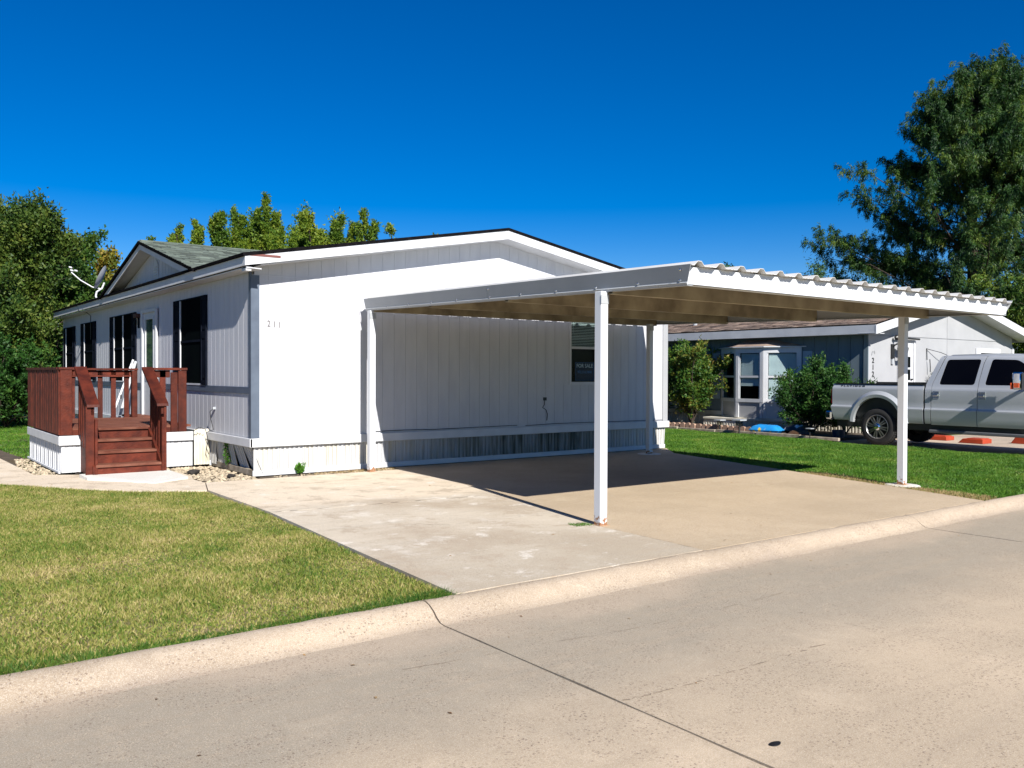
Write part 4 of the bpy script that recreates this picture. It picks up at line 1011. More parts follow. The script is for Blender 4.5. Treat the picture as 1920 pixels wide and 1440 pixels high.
MB().lathe([(0, .03), (.05, .08), (.12, .02), (.13, 0)], (18.30, .08, 2.60), (-1, 0, 0), 8).build('finial', black_plastic, rod)
hb = thing('hanging_bracket', (20.1, .1, 2.1), 'thin wire wall bracket with a small hanging chime beside the door', 'bracket')
wire('bracket', [(20.05, .18, 2.34), (20.05, .17, 2.0)], .012, black_plastic, hb); wire('bracket', [(20.05, .17, 2.32), (20.5, .0, 2.22), (20.75, -.05, 2.15), (20.78, -.05, 2.10)], .009, black_plastic, hb)
wire('chime', [(20.07, .1, 2.02), (20.10, .1, 1.8), (20.10, .1, 1.65)], .014, black_plastic, hb)
# neighbour porch rail
pr_ = thing('neighbour_porch', (19.6, -.8, 0), 'dark red wooden porch rail in front of the neighbour door', 'porch')
bx('rail', pr_, deck_red, 18.05, 21.4, -.86, -.72, 1.28, 1.34); bx('rail', pr_, deck_red, 18.05, 21.4, -.81, -.77, .62, .70)
bm_ = MB().box(0, .08, 0, .035, .5, 1.28).mesh('baluster')
for i in range(17): link('baluster', bm_, deck_red, pr_, Vector((18.08 + i * .205, -.80, 0)) - pr_.location)
for i in range(9): bx('floor_board', pr_, deck_worn, 18.05, 21.4, -.83 + i * .115, -.72 + i * .115, .42, .455)
bx('rim_joist', pr_, deck_red, 18.05, 21.4, -.87, -.84, .26, .44)
for x in (18.05, 19.7, 21.3): bx('post', pr_, deck_red, x, x + .09, -.84, -.75, -.08, .419)

# ------------------------------------------------------------------ pickup truck
# local frame: x away from the near side, y as the world (rear at +, nose at -), z from the ground
K = .975
_C = Vector((-4.772, -12.918, 1.569))
org = _C + (Vector((14.5, 0, -.09)) - _C) * K
truck = thing('pickup_truck', org, 'silver four door pickup truck with dark tinted windows parked in the neighbour driveway', 'pickup truck')
truck['_'] = 0; del truck['_']
def tl(v): return (org.x + v[0] * K, org.y + v[1] * K, org.z + v[2] * K)
class TB(MB):
    def done(s, name, mat, parent=truck, smooth=True, **kw):
        s.v = [tl(v) for v in s.v]
        return s.build(name, mat, parent, smooth, **kw)
TW = 2.02
prof_z = [(.50, .075), (.53, .05), (.60, .022), (.72, .010), (.84, .004), (.865, .0), (.885, .003), (.905, .022), (.93, .030), (1.05, .026), (1.18, .022), (1.30, .026), (1.335, .030), (1.36, .046), (1.39, .062), (1.43, .075), (1.46, .085), (1.6, .125), (1.8, .19), (1.95, .245), (2.03, .285), (2.07, .33), (2.10, .42)]
def xz(z):
    if z <= prof_z[0][0]: return prof_z[0][1]
    for (z0, x0), (z1, x1) in zip(prof_z[:-1], prof_z[1:]):
        if z <= z1: return x0 + (x1 - x0) * (z - z0) / (z1 - z0)
    return prof_z[-1][1]
def side_panel(name, outline, holes=(), mat=truck_paint, off=0.0, thick=.025, far=False, parent=None, cuts=None):
    """2D (y,z) outline filled, cut at the body's height lines, bent to its curve, given thickness"""
    bm = bmesh.new()
    for lp_ in (outline,) + tuple(holes):
        vs = [bm.verts.new((0, y, z)) for y, z in lp_]
        for i in range(len(vs)): bm.edges.new((vs[i], vs[(i + 1) % len(vs)]))
    bmesh.ops.triangle_fill(bm, use_beauty=True, use_dissolve=False, edges=bm.edges[:])
    for zc, _x in prof_z:
        bmesh.ops.bisect_plane(bm, geom=bm.verts[:] + bm.edges[:] + bm.faces[:], plane_co=(0, 0, zc), plane_no=(0, 0, 1), dist=1e-5)
    for v in bm.verts: v.co.x = xz(v.co.z) + off
    bmesh.ops.recalc_face_normals(bm, faces=bm.faces[:])
    for f_ in bm.faces:
        if f_.normal.x > 0: f_.normal_flip()
    ret = bmesh.ops.extrude_face_region(bm, geom=bm.faces[:])
    for v in [g for g in ret['geom'] if isinstance(g, bmesh.types.BMVert)]: v.co.x -= 0
    newv = set(g for g in ret['geom'] if isinstance(g, bmesh.types.BMVert))
    for v in bm.verts:
        if v not in newv: v.co.x += thick
    bmesh.ops.recalc_face_normals(bm, faces=bm.faces[:])
    me = bpy.data.meshes.new(name)
    for v in bm.verts:
        x, y, z = v.co
        if far: x = TW - x
        v.co = Vector((x * K, y * K, z * K))
    if far: bmesh.ops.reverse_faces(bm, faces=bm.faces[:])
    bm.to_mesh(me); bm.free()
    me.polygons.foreach_set('use_smooth', [True] * len(me.polygons)); me.set_sharp_from_angle(angle=R(28))
    par = parent or truck
    return link(name, me, mat, par, (0, 0, 0))
def arc(cy, cz, r_, a0, a1, n_=14): return [(cy + r_ * math.cos(R(a0 + (a1 - a0) * i / n_)), cz + r_ * math.sin(R(a0 + (a1 - a0) * i / n_))) for i in range(n_ + 1)]
WY, FY, WZ = -1.56, -5.56, .43
def rounded(pts, r_=.05, n_=4):
    out = []
    k_ = len(pts)
    for i in range(k_):
        p0, p1, p2 = Vector(pts[i - 1]), Vector(pts[i]), Vector(pts[(i + 1) % k_])
        a = p1 + (p0 - p1).normalized() * min(r_, (p0 - p1).length * .45); b = p1 + (p2 - p1).normalized() * min(r_, (p2 - p1).length * .45)
        for j in range(n_ + 1):
            t = j / n_; q_ = a * (1 - t) ** 2 + p1 * 2 * t * (1 - t) + b * t * t; out.append((q_.x, q_.y))
    return out
for far in (False, True):
    # bed side: outline with wheel arch
    bedside = [(-.36, 1.36), (-.40, 1.42), (-2.66, 1.43), (-2.66, .55), (WY - .60, .55)] + arc(WY, .50, .60, 175, 5)[0:0] + [(WY - .60, .60)] + arc(WY, .52, .60, 172, 8, 16) + [(WY + .60, .60), (WY + .60, .56), (-.42, .56), (-.37, .7), (-.33, .86), (-.335, .90), (-.36, .93), (-.36, 1.30)]
    bed = side_panel('bed_side', bedside, far=far)
    # flared arch lip
    fl = TB(); sgn = -1 if not far else 1
    base_x = 0 if not far else TW
    A = arc(WY, .52, .605, 180, 0, 22); B = arc(WY, .52, .76, 178, 2, 22); vs = []
    for (p_, q_) in zip(A, B):
        xi = xz(max(.56, p_[1])) ; xo = xz(max(.56, q_[1]))
        for (y, z, x) in ((p_[0], p_[1], .05), (p_[0], p_[1], -.035), ((p_[0] * .55 + q_[0] * .45), (p_[1] * .55 + q_[1] * .45), -.045), (q_[0], q_[1], xo + .002)):
            vs.append(((x if not far else TW - x), y, max(z, .52)))
    fs = [(4 * i + j, 4 * i + j + 1, 4 * i + j + 5, 4 * i + j + 4) for i in range(len(A) - 1) for j in range(3)]
    fl.add(vs, fs if far else [f_[::-1] for f_ in fs]).done('wheel_arch', truck_paint)
    # cab corner pillar, doors
    side_panel('cab_pillar', [(-2.70, .56), (-2.70, 1.44), (-2.76, 1.60), (-2.93, 2.08), (-3.03, 2.10), (-2.93, 1.75), (-2.835, 1.45), (-2.83, .56)][::-1], far=far)
    rd = [(-2.845, .54), (-2.845, 1.45), (-2.945, 1.75), (-3.05, 2.09), (-3.93, 2.095), (-3.885, 1.9), (-3.845, 1.5), (-3.845, .54)]
    w1 = rounded([(-2.99, 1.44), (-3.10, 2.0), (-3.83, 2.0), (-3.76, 1.44)], .06)
    dd = side_panel('rear_door', rd, (w1,), far=far)
    side_panel('door_glass', w1, mat=tint_glass, off=.006, thick=.006, far=far, parent=dd)
    fdr = [(-3.857, .54), (-3.857, 1.5), (-3.90, 1.9), (-3.945, 2.095), (-4.62, 2.08), (-4.85, 1.95), (-5.12, 1.50), (-5.06, 1.40), (-5.0, 1.0), (-5.0, .54)]
    w2_ = rounded([(-3.98, 1.44), (-4.06, 2.0), (-4.58, 1.98), (-4.80, 1.85), (-5.0, 1.44)], .06)
    dd2 = side_panel('front_door', fdr, (w2_,), far=far)
    side_panel('door_glass', w2_, mat=tint_glass, off=.006, thick=.006, far=far, parent=dd2)
    # front fender
    fen = [(-5.012, .54), (-5.012, 1.0), (-5.07, 1.40), (-5.0, 1.44), (-6.3, 1.36), (-6.38, 1.2), (-6.40, .70), (FY - .62, .60)] + arc(FY, .50, .60, 170, 10, 16) + [(FY + .55, .54)]
    side_panel('front_fender', fen, far=far)
    if not far:
        # chrome handles
        for (par_, y) in ((dd, -2.95), (dd2, -3.95)):
            hcup = TB().box(.015, .024, y - .075, y + .07, 1.13, 1.29).done('handle_plate', chrome, par_, smooth=False, bevel=.006)
            TB().box(-.022, .010, y - .06, y + .06, 1.185, 1.235).done('handle', chrome, par_, smooth=False, bevel=.008)
        # fuel-door free; mirror
        TB().tube([(.05, -4.95, 1.46), (-.12, -4.86, 1.48)], .04, 8).done('mirror_arm', black_plastic)
        mr_ = TB().box(-.36, -.12, -4.90, -4.72, 1.36, 1.72).done('mirror', chrome, bevel=.03)
        TB().box(-.362, -.118, -4.915, -4.905, 1.36, 1.70).done('mirror_back', black_plastic, mr_, smooth=False)
        TB().box(-.30, -.15, -4.715, -4.70, 1.58, 1.70).done('mirror_glass', chrome, mr_, smooth=False)
        TB().box(-.375, -.361, -4.86, -4.76, 1.40, 1.50).done('turn_signal', orange_lens, mr_, smooth=False)
        TB().box(-.37, -.13, -4.71, -4.695, 1.37, 1.50).done('turn_signal', orange_lens, mr_, smooth=False)
# cab roof, rear wall, bed interior, hood
rs = [(-2.97, 2.07), (-3.10, 2.125), (-3.9, 2.14), (-4.5, 2.12), (-4.68, 2.07)]
rb = TB(); vs = []
for (y, z) in rs:
    for t in np.linspace(0, 1, 11):
        x = .33 + (TW - .66) * t; vs.append((x, y, z - (.045 if t in (0., 1.) else 0) - .02 * (2 * t - 1) ** 2))
nn_ = 11
fs = [(i * nn_ + j, i * nn_ + j + 1, (i + 1) * nn_ + j + 1, (i + 1) * nn_ + j) for i in range(len(rs) - 1) for j in range(nn_ - 1)]
rb.add(vs, fs).done('cab_roof', truck_paint)
TB().prism([(.12, -2.73, 1.44), (TW - .12, -2.73, 1.44), (TW - .32, -2.98, 2.07), (.32, -2.98, 2.07)], (0, -.03, 0)).done('rear_window', tint_glass, smooth=False)
TB().prism([(.06, -2.71, .56), (TW - .06, -2.71, .56), (TW - .08, -2.71, 1.45), (.08, -2.71, 1.45)], (0, -.03, 0)).done('cab_back', truck_paint, smooth=False)
TB().prism([(.16, -5.14, 1.46), (TW - .16, -5.14, 1.46), (TW - .36, -4.64, 2.07), (.36, -4.64, 2.07)], (0, .03, 0)).done('windscreen', tint_glass, smooth=False)
TB().prism([(.06, -5.1, 1.44), (.06, -6.25, 1.36), (.06, -6.38, 1.25), (.06, -6.38, .9), (.06, -5.1, .9)], (TW - .12, 0, 0)).done('bonnet', truck_paint, smooth=False)
TB().box(.2, TW - .2, -6.44, -6.385, .85, 1.28).done('grille', chrome, smooth=False)
TB().box(.02, TW - .02, -6.55, -6.39, .5, .78).done('front_bumper', chrome, smooth=False, bevel=.02)
for x in (.06, TW - .24): TB().box(x, x + .18, -6.43, -6.386, .95, 1.3).done('headlight', metal_white, smooth=False)
TB().box(.09, TW - .09, -2.69, -.40, .62, .66).done('bed_floor', black_plastic, smooth=False)
TB().box(.07, .13, -2.69, -.42, .66, 1.445).done('bed_liner', black_plastic, smooth=False)
TB().box(TW - .13, TW - .07, -2.69, -.42, .66, 1.475).done('bed_liner', black_plastic, smooth=False)
TB().box(.055, .12, -2.68, -.41, 1.432, 1.452).done('bed_rail_cap', black_plastic, smooth=False)
TB().box(TW - .12, TW - .055, -2.68, -.41, 1.432, 1.452).done('bed_rail_cap', black_plastic, smooth=False)
tg = TB().box(.07, TW - .07, -.41, -.345, .60, 1.43).done('tailgate', truck_paint, smooth=False, bevel=.012)
for x in (.03, TW - .13): TB().box(x, x + .10, -.36, -.315, .95, 1.30).done('tail_light', red_lens, smooth=False, bevel=.01)
TB().box(-.0, TW, -.34, -.17, .56, .76).done('rear_bumper', chrome, smooth=False, bevel=.03)
# underbody, floor core
TB().box(.10, TW - .10, -6.2, -.45, .40, .60).done('chassis', black_plastic, smooth=False)
TB().box(.14, TW - .14, -5.0, -2.75, .55, 1.42).done('cabin_core', black_plastic, smooth=False)  # solid dark box added inside the cab to block light
TB().box(.14, TW - .14, -2.2, -.95, .58, 1.1).done('wheel_housing', black_plastic, smooth=False)
TB().box(.14, TW - .14, -6.1, -5.05, .50, .95).done('engine_bay', black_plastic, smooth=False)
TB().box(.0, .17, -4.95, -2.80, .36, .43).done('running_board', pmat('step_grey', (.10, .105, .11), None, 6, rough=.5), smooth=False, bevel=.015)
# trim line and badge
text = text_obj('bed_lettering', 'PLATINUM', .085 * K, black_plastic, truck, tl((xz(1.385) - .008, -.90, 1.383)), Matrix.Rotation(R(-90), 3, 'Z') @ Matrix.Rotation(R(68), 3, 'X'), .002, spacing=1.75, scale=(1.0, .62, 1), bold=.003)
# wheels
def wheel(cy, far=False):
    x0 = -.005 if not far else TW + .005; ax = (-1, 0, 0) if not far else (1, 0, 0)
    tp = [(-.27, .27), (-.27, .36), (-.25, .41), (-.22, .43), (-.05, .43), (-.02, .415), (.0, .37), (.0, .30), (-.015, .278), (-.02, .27)]
    ty = TB(); ty.lathe(tp, (x0, cy, WZ), ax, 48)
    s = -1 if not far else 1
    tyre = ty.done('wheel', tyre_mat)
    tr_ = TB()
    for i in range(44):
        t = 2 * math.pi * i / 44
        for (xa, xb, dt) in ((-.245, -.16, 0), (-.145, -.05, .07)):
            c_ = []
            for (q0, q1) in ((0, 0), (.085, 0), (.085, 1), (0, 1)):
                aa = t + dt + q0; xx = x0 + (-s) * (-(xa if q1 == 0 else xb)) if False else x0 + s * (xa if q1 == 0 else xb)
                c_.append((xx, cy + .428 * math.cos(aa), WZ + .428 * math.sin(aa)))
            mid = t + dt + .04; tr_.prism(c_, (0, .016 * math.cos(mid), .016 * math.sin(mid)))
    tr_.done('tread', tyre_mat, tyre, smooth=False)
    rim = TB(); rim.lathe([(-.20, .255), (-.04, .262), (.002, .285), (.006, .278), (-.01, .262), (-.045, .248), (-.20, .235)], (x0, cy, WZ), ax, 40); rim.done('rim', alloy, tyre)
    hub = TB(); hub.lathe([(-.10, .06), (.0, .085), (.012, .07), (.03, .055), (.034, 0)], (x0, cy, WZ), ax, 20); hub.done('hub', chrome, tyre)
    bk = TB(); bk.lathe([(-.15, .0), (-.15, .25)], (x0, cy, WZ), ax, 24); bk.done('brake_disc', black_plastic, tyre, smooth=False)
    for i in range(8):
        t = 2 * math.pi * i / 8 + .2
        for o_ in (-1, 1):
            e = Vector((0, math.cos(t), math.sin(t))); pe = Vector((0, -math.sin(t), math.cos(t)))
            a = Vector((x0 + s * -.012, cy, WZ)) + e * .07 + pe * (.014 * o_); b = Vector((x0 + s * -.022, cy, WZ)) + e * .262 + pe * (.034 * o_)
            TB().beam(a, b, .024, .03, up=(1, 0, 0)).done('spoke', alloy, tyre, smooth=False)
for cy in (WY, FY):
    wheel(cy); wheel(cy, True)

# red ramps / blocks on the driveway beyond the truck
for (x0, x1, y0, y1, h, lb) in ((17.1, 17.5, -1.9, -1.1, .10, 'long low red plastic ramp on the driveway behind the pickup truck'), (16.75, 17.2, -2.95, -2.35, .11, 'bright red orange plastic block lying under the pickup truck'), (17.6, 17.9, -3.6, -3.2, .17, 'taller red plastic block on the driveway beyond the running board')):
    t_ = thing('plastic_ramp', ((x0 + x1) / 2, (y0 + y1) / 2, -.085), lb, 'ramp', 'red blocks behind the pickup truck')
    MB().prism([(x0, y0, -.085), (x0, y1, -.085), (x0, y1 - .12, -.085 + h), (x0, y0, -.085 + h)], (x1 - x0, 0, 0)).build('block', red_block, t_, bevel=.01)
    MB().box(x0 + .04, x1 - .04, y0 + .05, y1 - .2, -.085 + h, -.07 + h).build('top_ridge', red_block, t_)

# ------------------------------------------------------------------ flower bed edging, lights, bags
te = thing('timber_edging', (14.1, 2, 0), 'low weathered timber edging along the neighbour flower bed', 'edging')
yy = -.85
for ln_ in (1.1, 1.35, 1.35, 1.35, 1.4, 1.5, 1.5):
    MB().box(14.05 + .03 * math.sin(yy), 14.13 + .03 * math.sin(yy), yy, yy + ln_ - .02, -.03, .055 + .01 * math.cos(yy * 3)).build('timber', timber_grey, te, bevel=.008); yy += ln_
be = thing('brick_edging', (14.9, 3.4, 0), 'row of scalloped tan edging bricks in the neighbour flower bed', 'edging')
bmh = MB()
pts = [(0, 0, -.02), (0, .17, -.02)] + [(0, .085 + .085 * math.cos(t), .085 + .045 * math.sin(t)) for t in np.linspace(0, math.pi, 7)]
bme = bmh.prism(pts, (.07, 0, 0)).mesh('brick')
for i in range(18):
    link('brick', bme, brick_mat, be, Vector((14.85 + random.uniform(-.02, .02), 1.95 + i * .20, random.uniform(-.012, .012))) - be.location)
def path_light(x, y, h, s, label):
    t_ = thing('garden_light', (x, y, 0), label, 'garden light', 'garden lights in the neighbour flower bed')
    MB().tube([(x, y, -.03), (x, y, h)], .018 * s, 6).build('stake', black_plastic, t_)
    MB().box(x - .045 * s, x + .045 * s, y - .045 * s, y + .045 * s, h, h + .09 * s).build('lens', glass_mat('lens_glass' + str(x), (.6, .6, .55)), t_)
    MB().box(x - .09 * s, x + .09 * s, y - .09 * s, y + .09 * s, h + .091 * s, h + .115 * s).build('cap', metal_grey, t_)
path_light(13.98, 2.05, .20, 1.5, 'square topped garden light standing in front of the timber edging')
path_light(14.75, 3.35, .14, 1.3, 'round cream garden light behind the scalloped bricks')
path_light(13.95, -.12, .16, .8, 'small slim garden light near the rear of the pickup')
def pillow(name, label, cat, c, dims, mat, seed, ang=0.0, patch=None):
    r_ = random.Random(seed); nx, ny = 14, 10; t_ = thing(name, c, label, cat); mb = MB(); vs = []
    for side in (1, -1):
        for i in range(nx + 1):
            for j in range(ny + 1):
                u, v = i / nx * 2 - 1, j / ny * 2 - 1
                hgt = (max(0, 1 - u ** 4) * max(0, 1 - v ** 4)) ** .6
                x, y = u * dims[0] / 2, v * dims[1] / 2
                z = dims[2] / 2 + side * hgt * dims[2] / 2 * (1 + .12 * math.sin(7 * u + seed) * math.cos(5 * v)) + .012 * r_.uniform(-1, 1) * hgt
                vs.append((c[0] + x * math.cos(ang) - y * math.sin(ang), c[1] + x * math.sin(ang) + y * math.cos(ang), c[2] + max(z, 0)))
    n1 = (nx + 1) * (ny + 1); fs = []
    for s_ in (0, 1):
        for i in range(nx):
            for j in range(ny):
                f_ = (s_ * n1 + i * (ny + 1) + j, s_ * n1 + (i + 1) * (ny + 1) + j, s_ * n1 + (i + 1) * (ny + 1) + j + 1, s_ * n1 + i * (ny + 1) + j + 1)
                fs.append(f_ if s_ == 0 else f_[::-1])
    mb.add(vs, fs).build('sack', mat, t_, smooth=True)
    return t_
blue_bag = pmat('blue_bag_film', (.015, .22, .55), (.55, .42, .05), 3.2, 2, .35, .3, 20, lo=.60, hi=.64)
dark_bag = pmat('black_white_bag_film', (.01, .01, .012), (.6, .6, .6), 5.0, 3, .3, .3, 20, lo=.58, hi=.62)
brown_bag = pmat('brown_bag_film', (.09, .045, .02), (.05, .03, .015), 6, 4, .4, .3, 20)
pillow('soil_bag', 'bright blue bag of garden soil with a yellow patch beside the bed edging', 'bag', (14.35, 1.45, -.02), (.42, .85, .26), blue_bag, 3, .15)
pillow('soil_bag', 'black and white plastic soil bag lying behind the blue one', 'bag', (14.75, .75, -.02), (.42, .7, .28), dark_bag, 5, -.1)
pillow('soil_bag', 'brown flattened bag at the timber edging near the bush', 'bag', (14.42, .45, -.02), (.32, .62, .16), brown_bag, 8, .2)
rs_ = thing('round_planter', (15.0, -.45, -.02), 'dark blue round planter in shade behind the truck', 'planter')
MB().lathe([(0, .14), (.16, .16), (.18, .16), (.18, .14), (.14, .13), (.14, 0)], (15.2, -.1, -.02), (0, 0, 1), 18).build('pot', pmat('dark_blue_pot', (.02, .05, .10), None, 4, rough=.4), rs_, smooth=True)

# ------------------------------------------------------------------ stones, weeds and lumps by the deck
def stones(name, poly, n_, s0, s1, mat, seed, z, label, cat):
    r_ = np.random.RandomState(seed); mb = MB(); xs = [p_[0] for p_ in poly]; ys = [p_[1] for p_ in poly]; c_ = 0
    while c_ < n_:
        x, y = r_.uniform(min(xs), max(xs)), r_.uniform(min(ys), max(ys))
        if not in_poly(np.array([[x, y]]), poly)[0]: continue
        s_ = r_.uniform(s0, s1); q_ = []
        for (a, b, c) in ((1, 0, 0), (-1, 0, 0), (0, 1, 0), (0, -1, 0), (0, 0, 1), (.6, .6, .5), (-.6, .6, .5), (-.6, -.6, .5), (.6, -.6, .5)):
            k_ = r_.uniform(.75, 1.15); q_.append((x + a * s_ * k_, y + b * s_ * .8 * k_, z + c * s_ * .7 * k_))
        mb.add(q_, [(0, 5, 8), (2, 6, 5), (1, 7, 6), (3, 8, 7), (4, 5, 6), (4, 6, 7), (4, 7, 8), (4, 8, 5), (0, 2, 5), (2, 1, 6), (1, 3, 7), (3, 0, 8)]); c_ += 1
    return mb.build(name, mat, None, kind='stuff', label=label, cat=cat)
stones('white_gravel', [(-.81, -.28), (-.02, -.32), (.02, .1), (.02, 1.2), (.0, 1.95), (-.80, 1.95), (-.68, 1.2), (-.74, .5)], 520, .018, .05, stone_mat, 3, -.02, 'pale stones scattered between the deck steps and the house corner', 'gravel')
stones('deck_gravel', [(-2.62, 2.2), (-2.32, 1.9), (-2.3, 5.0), (-2.5, 5.1), (-2.68, 3.4)], 260, .015, .04, stone_mat, 4, -.02, 'pale stones along the left foot of the deck skirting', 'gravel')
stones('wall_gravel', [(.3, -.33), (2.3, -.40), (2.35, -.05), (.3, -.05)], 170, .008, .022, stone_mat, 6, -.01, 'small stones in the soil along the white wall', 'gravel')
def lump(x, y, s_, label):
    r_ = random.Random(int(x * 100)); bm = bmesh.new(); bmesh.ops.create_icosphere(bm, subdivisions=2, radius=s_)
    for v in bm.verts: v.co = Vector((x, y, s_ * .35)) + Vector((v.co.x * 1.3, v.co.y, v.co.z * .75)) * r_.uniform(.75, 1.25)
    me = bpy.data.meshes.new('dark_stone'); bm.to_mesh(me); bm.free()
    link('dark_stone', me, pmat('dark_stone', (.012, .010, .009), (.03, .025, .02), 20, 4, .9), None, label=label, cat='stone')
lump(-.62, .86, .075, 'black crumbly lump lying on the pale gravel by the steps')
lump(-.28, .12, .05, 'flat dark stone in the gravel near the house corner')
lump(-2.06, 1.86, .03, 'small dark pebble left of the deck steps')
oil = MB(); oil.lathe([(0, .032), (.003, .030), (.005, .0)], (-1.44, -10.47, -.1115), (0, 0, 1), 20)
for i, v in enumerate(oil.v): oil.v[i] = (-1.44 + (v[0] + 1.44) * (1.15 + .12 * math.sin(i)), -10.47 + (v[1] + 10.47) * .62, v[2])
oil.build('plug', pmat('black_plug', (.006, .006, .006), None, 9), None, smooth=True, label='round black patch on the road near the joint', cat='manhole plug')

# ------------------------------------------------------------------ vegetation
def leaves(C, D, ln, wd, r, spread_n=.7, hang=0.0):
    """C centres, D growth directions -> rhombic leaves"""
    N = len(C)
    A = D + r.normal(0, spread_n, (N, 3)); A[:, 2] -= hang
    A /= np.linalg.norm(A, axis=1)[:, None] + 1e-9
    B = np.cross(A, r.normal(0, 1, (N, 3))); B /= np.linalg.norm(B, axis=1)[:, None] + 1e-9
    l_ = (ln * r.uniform(.6, 1.3, N))[:, None]; w_ = (wd * r.uniform(.6, 1.3, N))[:, None]
    V = np.stack([C - B * w_ * .62, C + B * w_ * .62 + A * l_ * .15, C + A * l_ * 1.05], 1)
    return V.reshape(-1, 3), np.arange(N * 3).reshape(N, 3)
def poly_limb(r, p, d, Ln, segs, wander, up):
    pts = [np.array(p, float)]; d = np.array(d, float); d /= np.linalg.norm(d)
    for i in range(segs):
        d = d + r.normal(0, wander, 3) + np.array([0, 0, up / segs]); d /= np.linalg.norm(d)
        pts.append(pts[-1] + d * Ln / segs)
    return pts
def plant(name, root, label, cat, group, levels, leaf, mat, seed, trunk_r, bark_m=bark, tube_min=.008, sub=None):
    """levels: list of dicts(n, len, angle(min,max deg from parent), up, wander, t0 (start fraction)); leaf: dict"""
    r = np.random.RandomState(seed)
    t_ = thing(name, root, label, cat, group)
    tubes = MB(); cur = []
    L0 = levels[0]
    for i in range(L0.get('n', 1)):
        a = r.uniform(0, 2 * np.pi); tilt = R(r.uniform(*L0['angle']))
        d = (math.sin(tilt) * math.cos(a), math.sin(tilt) * math.sin(a), math.cos(tilt))
        pts = poly_limb(r, root, d, L0['len'] * r.uniform(*L0.get('var', (.85, 1.1))), 9, L0['wander'], L0['up'])
        cur.append((pts, trunk_r * r.uniform(.8, 1.1)))
    alltips = []
    for k_, LV in enumerate(levels):
        if k_ > 0:
            nxt = []
            for (pts, rad) in cur:
                n_ = LV['n'] if LV['n'] < 1000 else 1
                for j in range(n_):
                    t = LV['t0'] + (1 - LV['t0']) * ((j + r.uniform(0, 1)) / n_); t = min(.99, t)
                    f_ = t * (len(pts) - 1); i0 = int(f_); p_ = pts[i0] + (pts[min(i0 + 1, len(pts) - 1)] - pts[i0]) * (f_ - i0)
                    pd = pts[min(i0 + 1, len(pts) - 1)] - pts[max(i0 - 0, 0)] if i0 + 1 < len(pts) else pts[-1] - pts[-2]
                    pd = pd / (np.linalg.norm(pd) + 1e-9)
                    ang = R(r.uniform(*LV['angle'])); q_ = np.cross(pd, r.normal(0, 1, 3)); q_ /= np.linalg.norm(q_) + 1e-9
                    if LV.get('flat'): q_ = np.array([q_[0], q_[1], q_[2] * .25]); q_ /= np.linalg.norm(q_)
                    d = pd * math.cos(ang) + q_ * math.sin(ang)
                    prof_ = LV.get('prof'); sc_ = prof_(t) if prof_ else (1 - .45 * t)
                    ln_ = LV['len'] * sc_ * r.uniform(.7, 1.2)
                    nxt.append((poly_limb(r, p_, d, ln_, LV.get('segs', 5), LV['wander'], LV['up']), max(rad * LV.get('rad', .45) * (1 - .5 * t), .006)))
            cur = nxt
        if k_ < len(levels) - 1 or LV.get('tube'):
            for (pts, rad) in cur:
                if rad >= tube_min:
                    m_ = len(pts); tubes.tube(pts, [max(rad * (1 - .75 * i / (m_ - 1)), .004) for i in range(m_)], 9 if k_ == 0 else (6 if k_ == 1 else 4), cap=False)
    # leaves along the last level
    segs_p = []; segs_d = []
    npt = leaf['per']
    for (pts, rad) in cur:
        P_ = np.array(pts); m_ = len(P_) - 1
        t = r.uniform(leaf.get('t0', .1), 1.0, npt) * m_; i0 = np.minimum(t.astype(int), m_ - 1); fr = (t - i0)[:, None]
        pos = P_[i0] * (1 - fr) + P_[i0 + 1] * fr; dr_ = P_[i0 + 1] - P_[i0]; dr_ /= np.linalg.norm(dr_, axis=1)[:, None] + 1e-9
        segs_p.append(pos); segs_d.append(dr_)
    Cn = np.concatenate(segs_p); Dn = np.concatenate(segs_d)
    Cn = Cn + r.normal(0, leaf['spread'], Cn.shape) * np.array([1, 1, leaf.get('vs', 1)])
    Cn[:, 2] -= np.abs(r.normal(0, leaf.get('drop', 0), len(Cn)))
    keep = Cn[:, 2] > root[2] + .03; Cn, Dn = Cn[keep], Dn[keep]
    V, F = leaves(Cn, Dn, leaf['len'], leaf['wid'], r, leaf.get('rand', .8), leaf.get('hang', 0))
    nm = 'stem' if cat in ('bush', 'plant', 'weed') else 'trunk'
    tubes.build(nm, bark_m, t_, smooth=True)
    np_mesh('foliage' if nm == 'stem' else 'crown', V, None, F, mat, t_, kind=None)
    return t_

cyp_m = leaf_mat('cypress_leaves', [(.004, .018, .007), (.010, .040, .011), (.032, .085, .014), (.10, .155, .018), (.20, .19, .024)], 1.3, .22, .3)
def cyp_prof(t): return min(1, (.75 + .72 * (15.6 - 15.4 * t)) / 7.0) * (.62 + 3 * t if t < .12 else 1)
plant('bald_cypress_tree', (36.0, 6.4, -.1), 'tall feathery cypress tree rising behind the grey neighbouring house', 'tree', None,
      [dict(n=1, len=15.3, angle=(0, .5), up=.3, wander=.006), dict(n=104, len=6.0, angle=(60, 86), up=.16, wander=.045, t0=.10, prof=cyp_prof, segs=8, rad=.20),
       dict(n=13, len=2.0, angle=(22, 58), up=.30, wander=.06, t0=.12, rad=.3, flat=True, segs=5, prof=lambda t: 1.1 - .5 * t), dict(n=9, len=.42, angle=(40, 75), up=-.5, wander=.15, t0=.2, segs=3, rad=.4)],
      dict(per=52, spread=.045, drop=.12, len=.13, wid=.030, hang=1.1, rand=.5, vs=1.0), cyp_m, 11, .34)
left_m = leaf_mat('dark_feathery_leaves', [(.008, .028, .007), (.025, .065, .011), (.075, .125, .018), (.125, .155, .024), (.15, .15, .03)], .7, .35, .3)
def round_prof(t): return .45 + .75 * math.sin(math.pi * min(1, t * .9 + .1))
